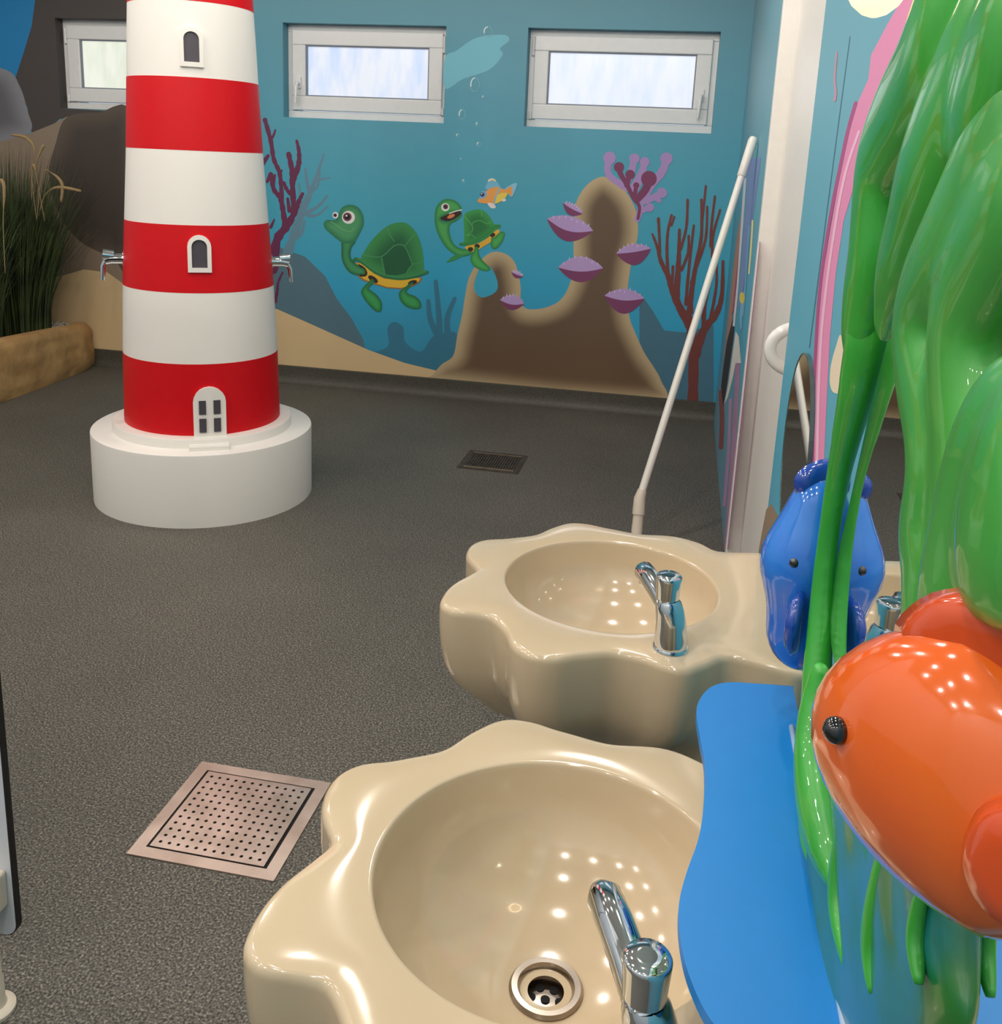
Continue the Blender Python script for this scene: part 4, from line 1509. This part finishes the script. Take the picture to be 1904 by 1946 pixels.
for j in range(NY):
    for k in range(n_ - 1):
        fs.append((j * n_ + k, j * n_ + k + 1, (j + 1) * n_ + k + 1, (j + 1) * n_ + k))
offs(MB().add(vs, fs).build('rock_wall', M_ROCK, pl, smooth=True, sub=1), pl)
# soil bed with gravel on it
offs(MB().box(XL + .001, -3.8, y0p, y1p, .02, .235).build('soil_bed', M_GRAV, pl), pl)
gv = MB()
ico = [(1, 0, 0), (-1, 0, 0), (0, 1, 0), (0, -1, 0), (0, 0, 1), (0, 0, -1)]
icf = [(0, 2, 4), (2, 1, 4), (1, 3, 4), (3, 0, 4), (2, 0, 5), (1, 2, 5), (3, 1, 5), (0, 3, 5)]
for k in range(2600):
    x, y = random.uniform(-4.3, -3.79), random.uniform(4.1, y1p - .01)
    s_ = random.uniform(.008, .017)
    a = random.uniform(0, PI)
    z = .236 + random.uniform(0, .012) + .03 * max(0, 1 - abs(x + 4.0) / .3)
    vv = [(x + s_ * (p[0] * math.cos(a) - p[1] * math.sin(a)) * 1.2, y + s_ * (p[0] * math.sin(a) + p[1] * math.cos(a)), z + s_ * p[2] * .8) for p in ico]
    gv.add(vv, icf)
g = offs(gv.build('gravel', M_GRAV, pl), pl)
g['kind'] = 'stuff'


def clump(cx, cy, n, h, spread, label, heads, seed):
    r = random.Random(seed)
    gr = tag(empty('ornamental_grass', (cx, cy, .24)), label, 'plant', 'grass clumps in the rock planter')
    vs, fs = [], []
    for k in range(n):
        a = r.uniform(0, 2 * PI)
        rr = r.random() ** .6 * .22
        bx, by = cx + rr * math.cos(a), cy + rr * math.sin(a)
        L = h * r.uniform(.6, 1.05)
        out = (rr / .22) * spread * r.uniform(.5, 1.2) + r.uniform(-.03, .05)
        w = r.uniform(.0025, .0055)
        pa = r.uniform(0, 2 * PI)
        da, db = math.cos(a + r.uniform(-.5, .5)), math.sin(a + r.uniform(-.5, .5))
        base = len(vs)
        K = 6
        for i in range(K + 1):
            t = i / K
            x = min(max(bx + da * out * t ** 2, XL + .01), -3.45)
            y = min(by + db * out * t ** 2, YF - .03)
            z = .22 + L * (t - .12 * (out / max(spread, .01)) * t ** 3)
            ww = w * (1 - t ** 2 * .95)
            vs.append((x - math.sin(pa) * ww, y + math.cos(pa) * ww, z))
            vs.append((x + math.sin(pa) * ww, y - math.cos(pa) * ww, z))
        for i in range(K):
            fs.append((base + 2 * i, base + 2 * i + 1, base + 2 * i + 3, base + 2 * i + 2))
    b = offs(mesh_obj('blades', vs, fs, M_GRASS, gr), gr)
    b['kind'] = 'stuff'
    for pts in heads:
        q = catmull([ony(px, py, cy - .1) if True else 0 for px, py in pts], 5, closed=False)
        m_ = len(q)
        rads = [.0022 if i < m_ * .45 else   .0022 + .0075 * math.sin(PI * (i - m_ * .45) / (m_ * .56)) ** .6 for i in range(m_)]
        offs(MB().tube(q, rads, 8).build('seed_head', M_SEED, gr, smooth=True), gr)


clump(-4.03, 5.14, 1300, 1.2, .3, 'taller dark ornamental grass with arching seed heads beside the mural wall',
      [[(70, 420), (60, 330), (66, 285), (50, 262), (22, 256)], [(60, 380), (62, 330), (78, 285), (84, 276)], [(76, 400), (86, 370), (110, 356), (154, 363)],
       [(70, 420), (80, 330), (100, 330), (118, 350), (116, 384)], [(85, 420), (70, 340), (66, 318), (62, 312)]], 1)
clump(-4.0, 4.66, 900, 1.0, .24, 'shorter dark ornamental grass clump in the middle of the rock planter', [[(10, 520), (6, 430), (8, 360), (2, 340)]], 2)

# ------------------------------------------------------------------ cubicle panel at the left
M_PAN = mat('white laminate', (214, 216, 222), .35)
M_PEDGE = mat('dark laminate core', (26, 23, 22), .5)
M_CREAM = mat('cream plastic fitting', (226, 212, 192), .4)
px1, py0 = -1.012, 1.19
pn = tag(empty('cubicle_panel', (-1.3, py0, 0)), 'white laminate cubicle panel with dark edge on a cream foot', 'partition')
zb0 = .125


def rrect(x0, x1, z0, z1, r, k=6):
    pts = []
    for cx, cz, a0 in ((x1 - r, z0 + r, -PI / 2), (x1 - r, z1 - r, 0), (x0 + r, z1 - r, PI / 2), (x0 + r, z0 + r, PI)):
        for i in range(k + 1):
            a = a0 + PI / 2 * i / k
            pts.append((cx + r * math.cos(a), cz + r * math.sin(a)))
    return pts


offs(MB().prism(rrect(px1 - .9, px1, zb0, 1.9, .025), py0 + .0006, py0 + .014, 'y').build('core', M_PEDGE, pn), pn)
offs(MB().prism(rrect(px1 - .899, px1 - .0015, zb0 + .0015, 1.899, .025), py0, py0 + .003, 'y').build('laminate_face', M_PAN, pn), pn)
fx = px1 - .032
b = MB()
b.lathe([(.034, 0), (.034, .006), (.028, .011), (.021, .013), (.0185, .02), (.0185, .06), (.0165, .064), (.0165, .2)], 28, (fx, py0 - .03, 0))
offs(autosmooth(b.build('foot', M_CREAM, pn)), pn)
offs(MB().box(fx - .04, fx + .022, py0 - .062, py0 + .001, .19, .26).build('clamp', M_CREAM, pn, bevel=.006), pn)

# ------------------------------------------------------------------ ceiling downlights
M_RING = mat('white metal trim', (225, 222, 216), .3)
M_LED = mat('lit lamp face', (255, 240, 220), .4, emis=(255, 226, 190), estr=18)
ld = bpy.data.lights.new('downlight_beam', 'SPOT')
ld.energy = DOWNLIGHT_W * 4
ld.color = DOWNLIGHT_COL
ld.spot_size = math.radians(179)
ld.spot_blend = .25
ld.shadow_soft_size = .045
ringm = MB().lathe([(.058, 0), (.06, -.004), (.056, -.008), (.046, -.008), (.044, 0)], 24, cap=False)
protoR = protoL = None
k = 0
for x in (-3.5, -2.35, -1.2, -.25):
    for y in (-.9, .1, 1.2, 2.4, 3.6):
        dl = tag(empty('ceiling_downlight', (x, y, ZC)), 'small round recessed ceiling spotlight', 'light', 'ceiling spotlights')
        if protoR is None:
            protoR = ringm.build('trim_ring', M_RING, dl)
            protoL = MB().lathe([(.045, -.004), (.045, -.002)], 20).build('lamp_face', M_LED, dl)
        else:
            for pr_ in (protoR, protoL):
                c = pr_.copy()
                link(c)
                c.parent = dl
        lo = bpy.data.objects.new('downlight_beam', ld)
        link(lo, dl)
        lo.location = (0, 0, -.03)
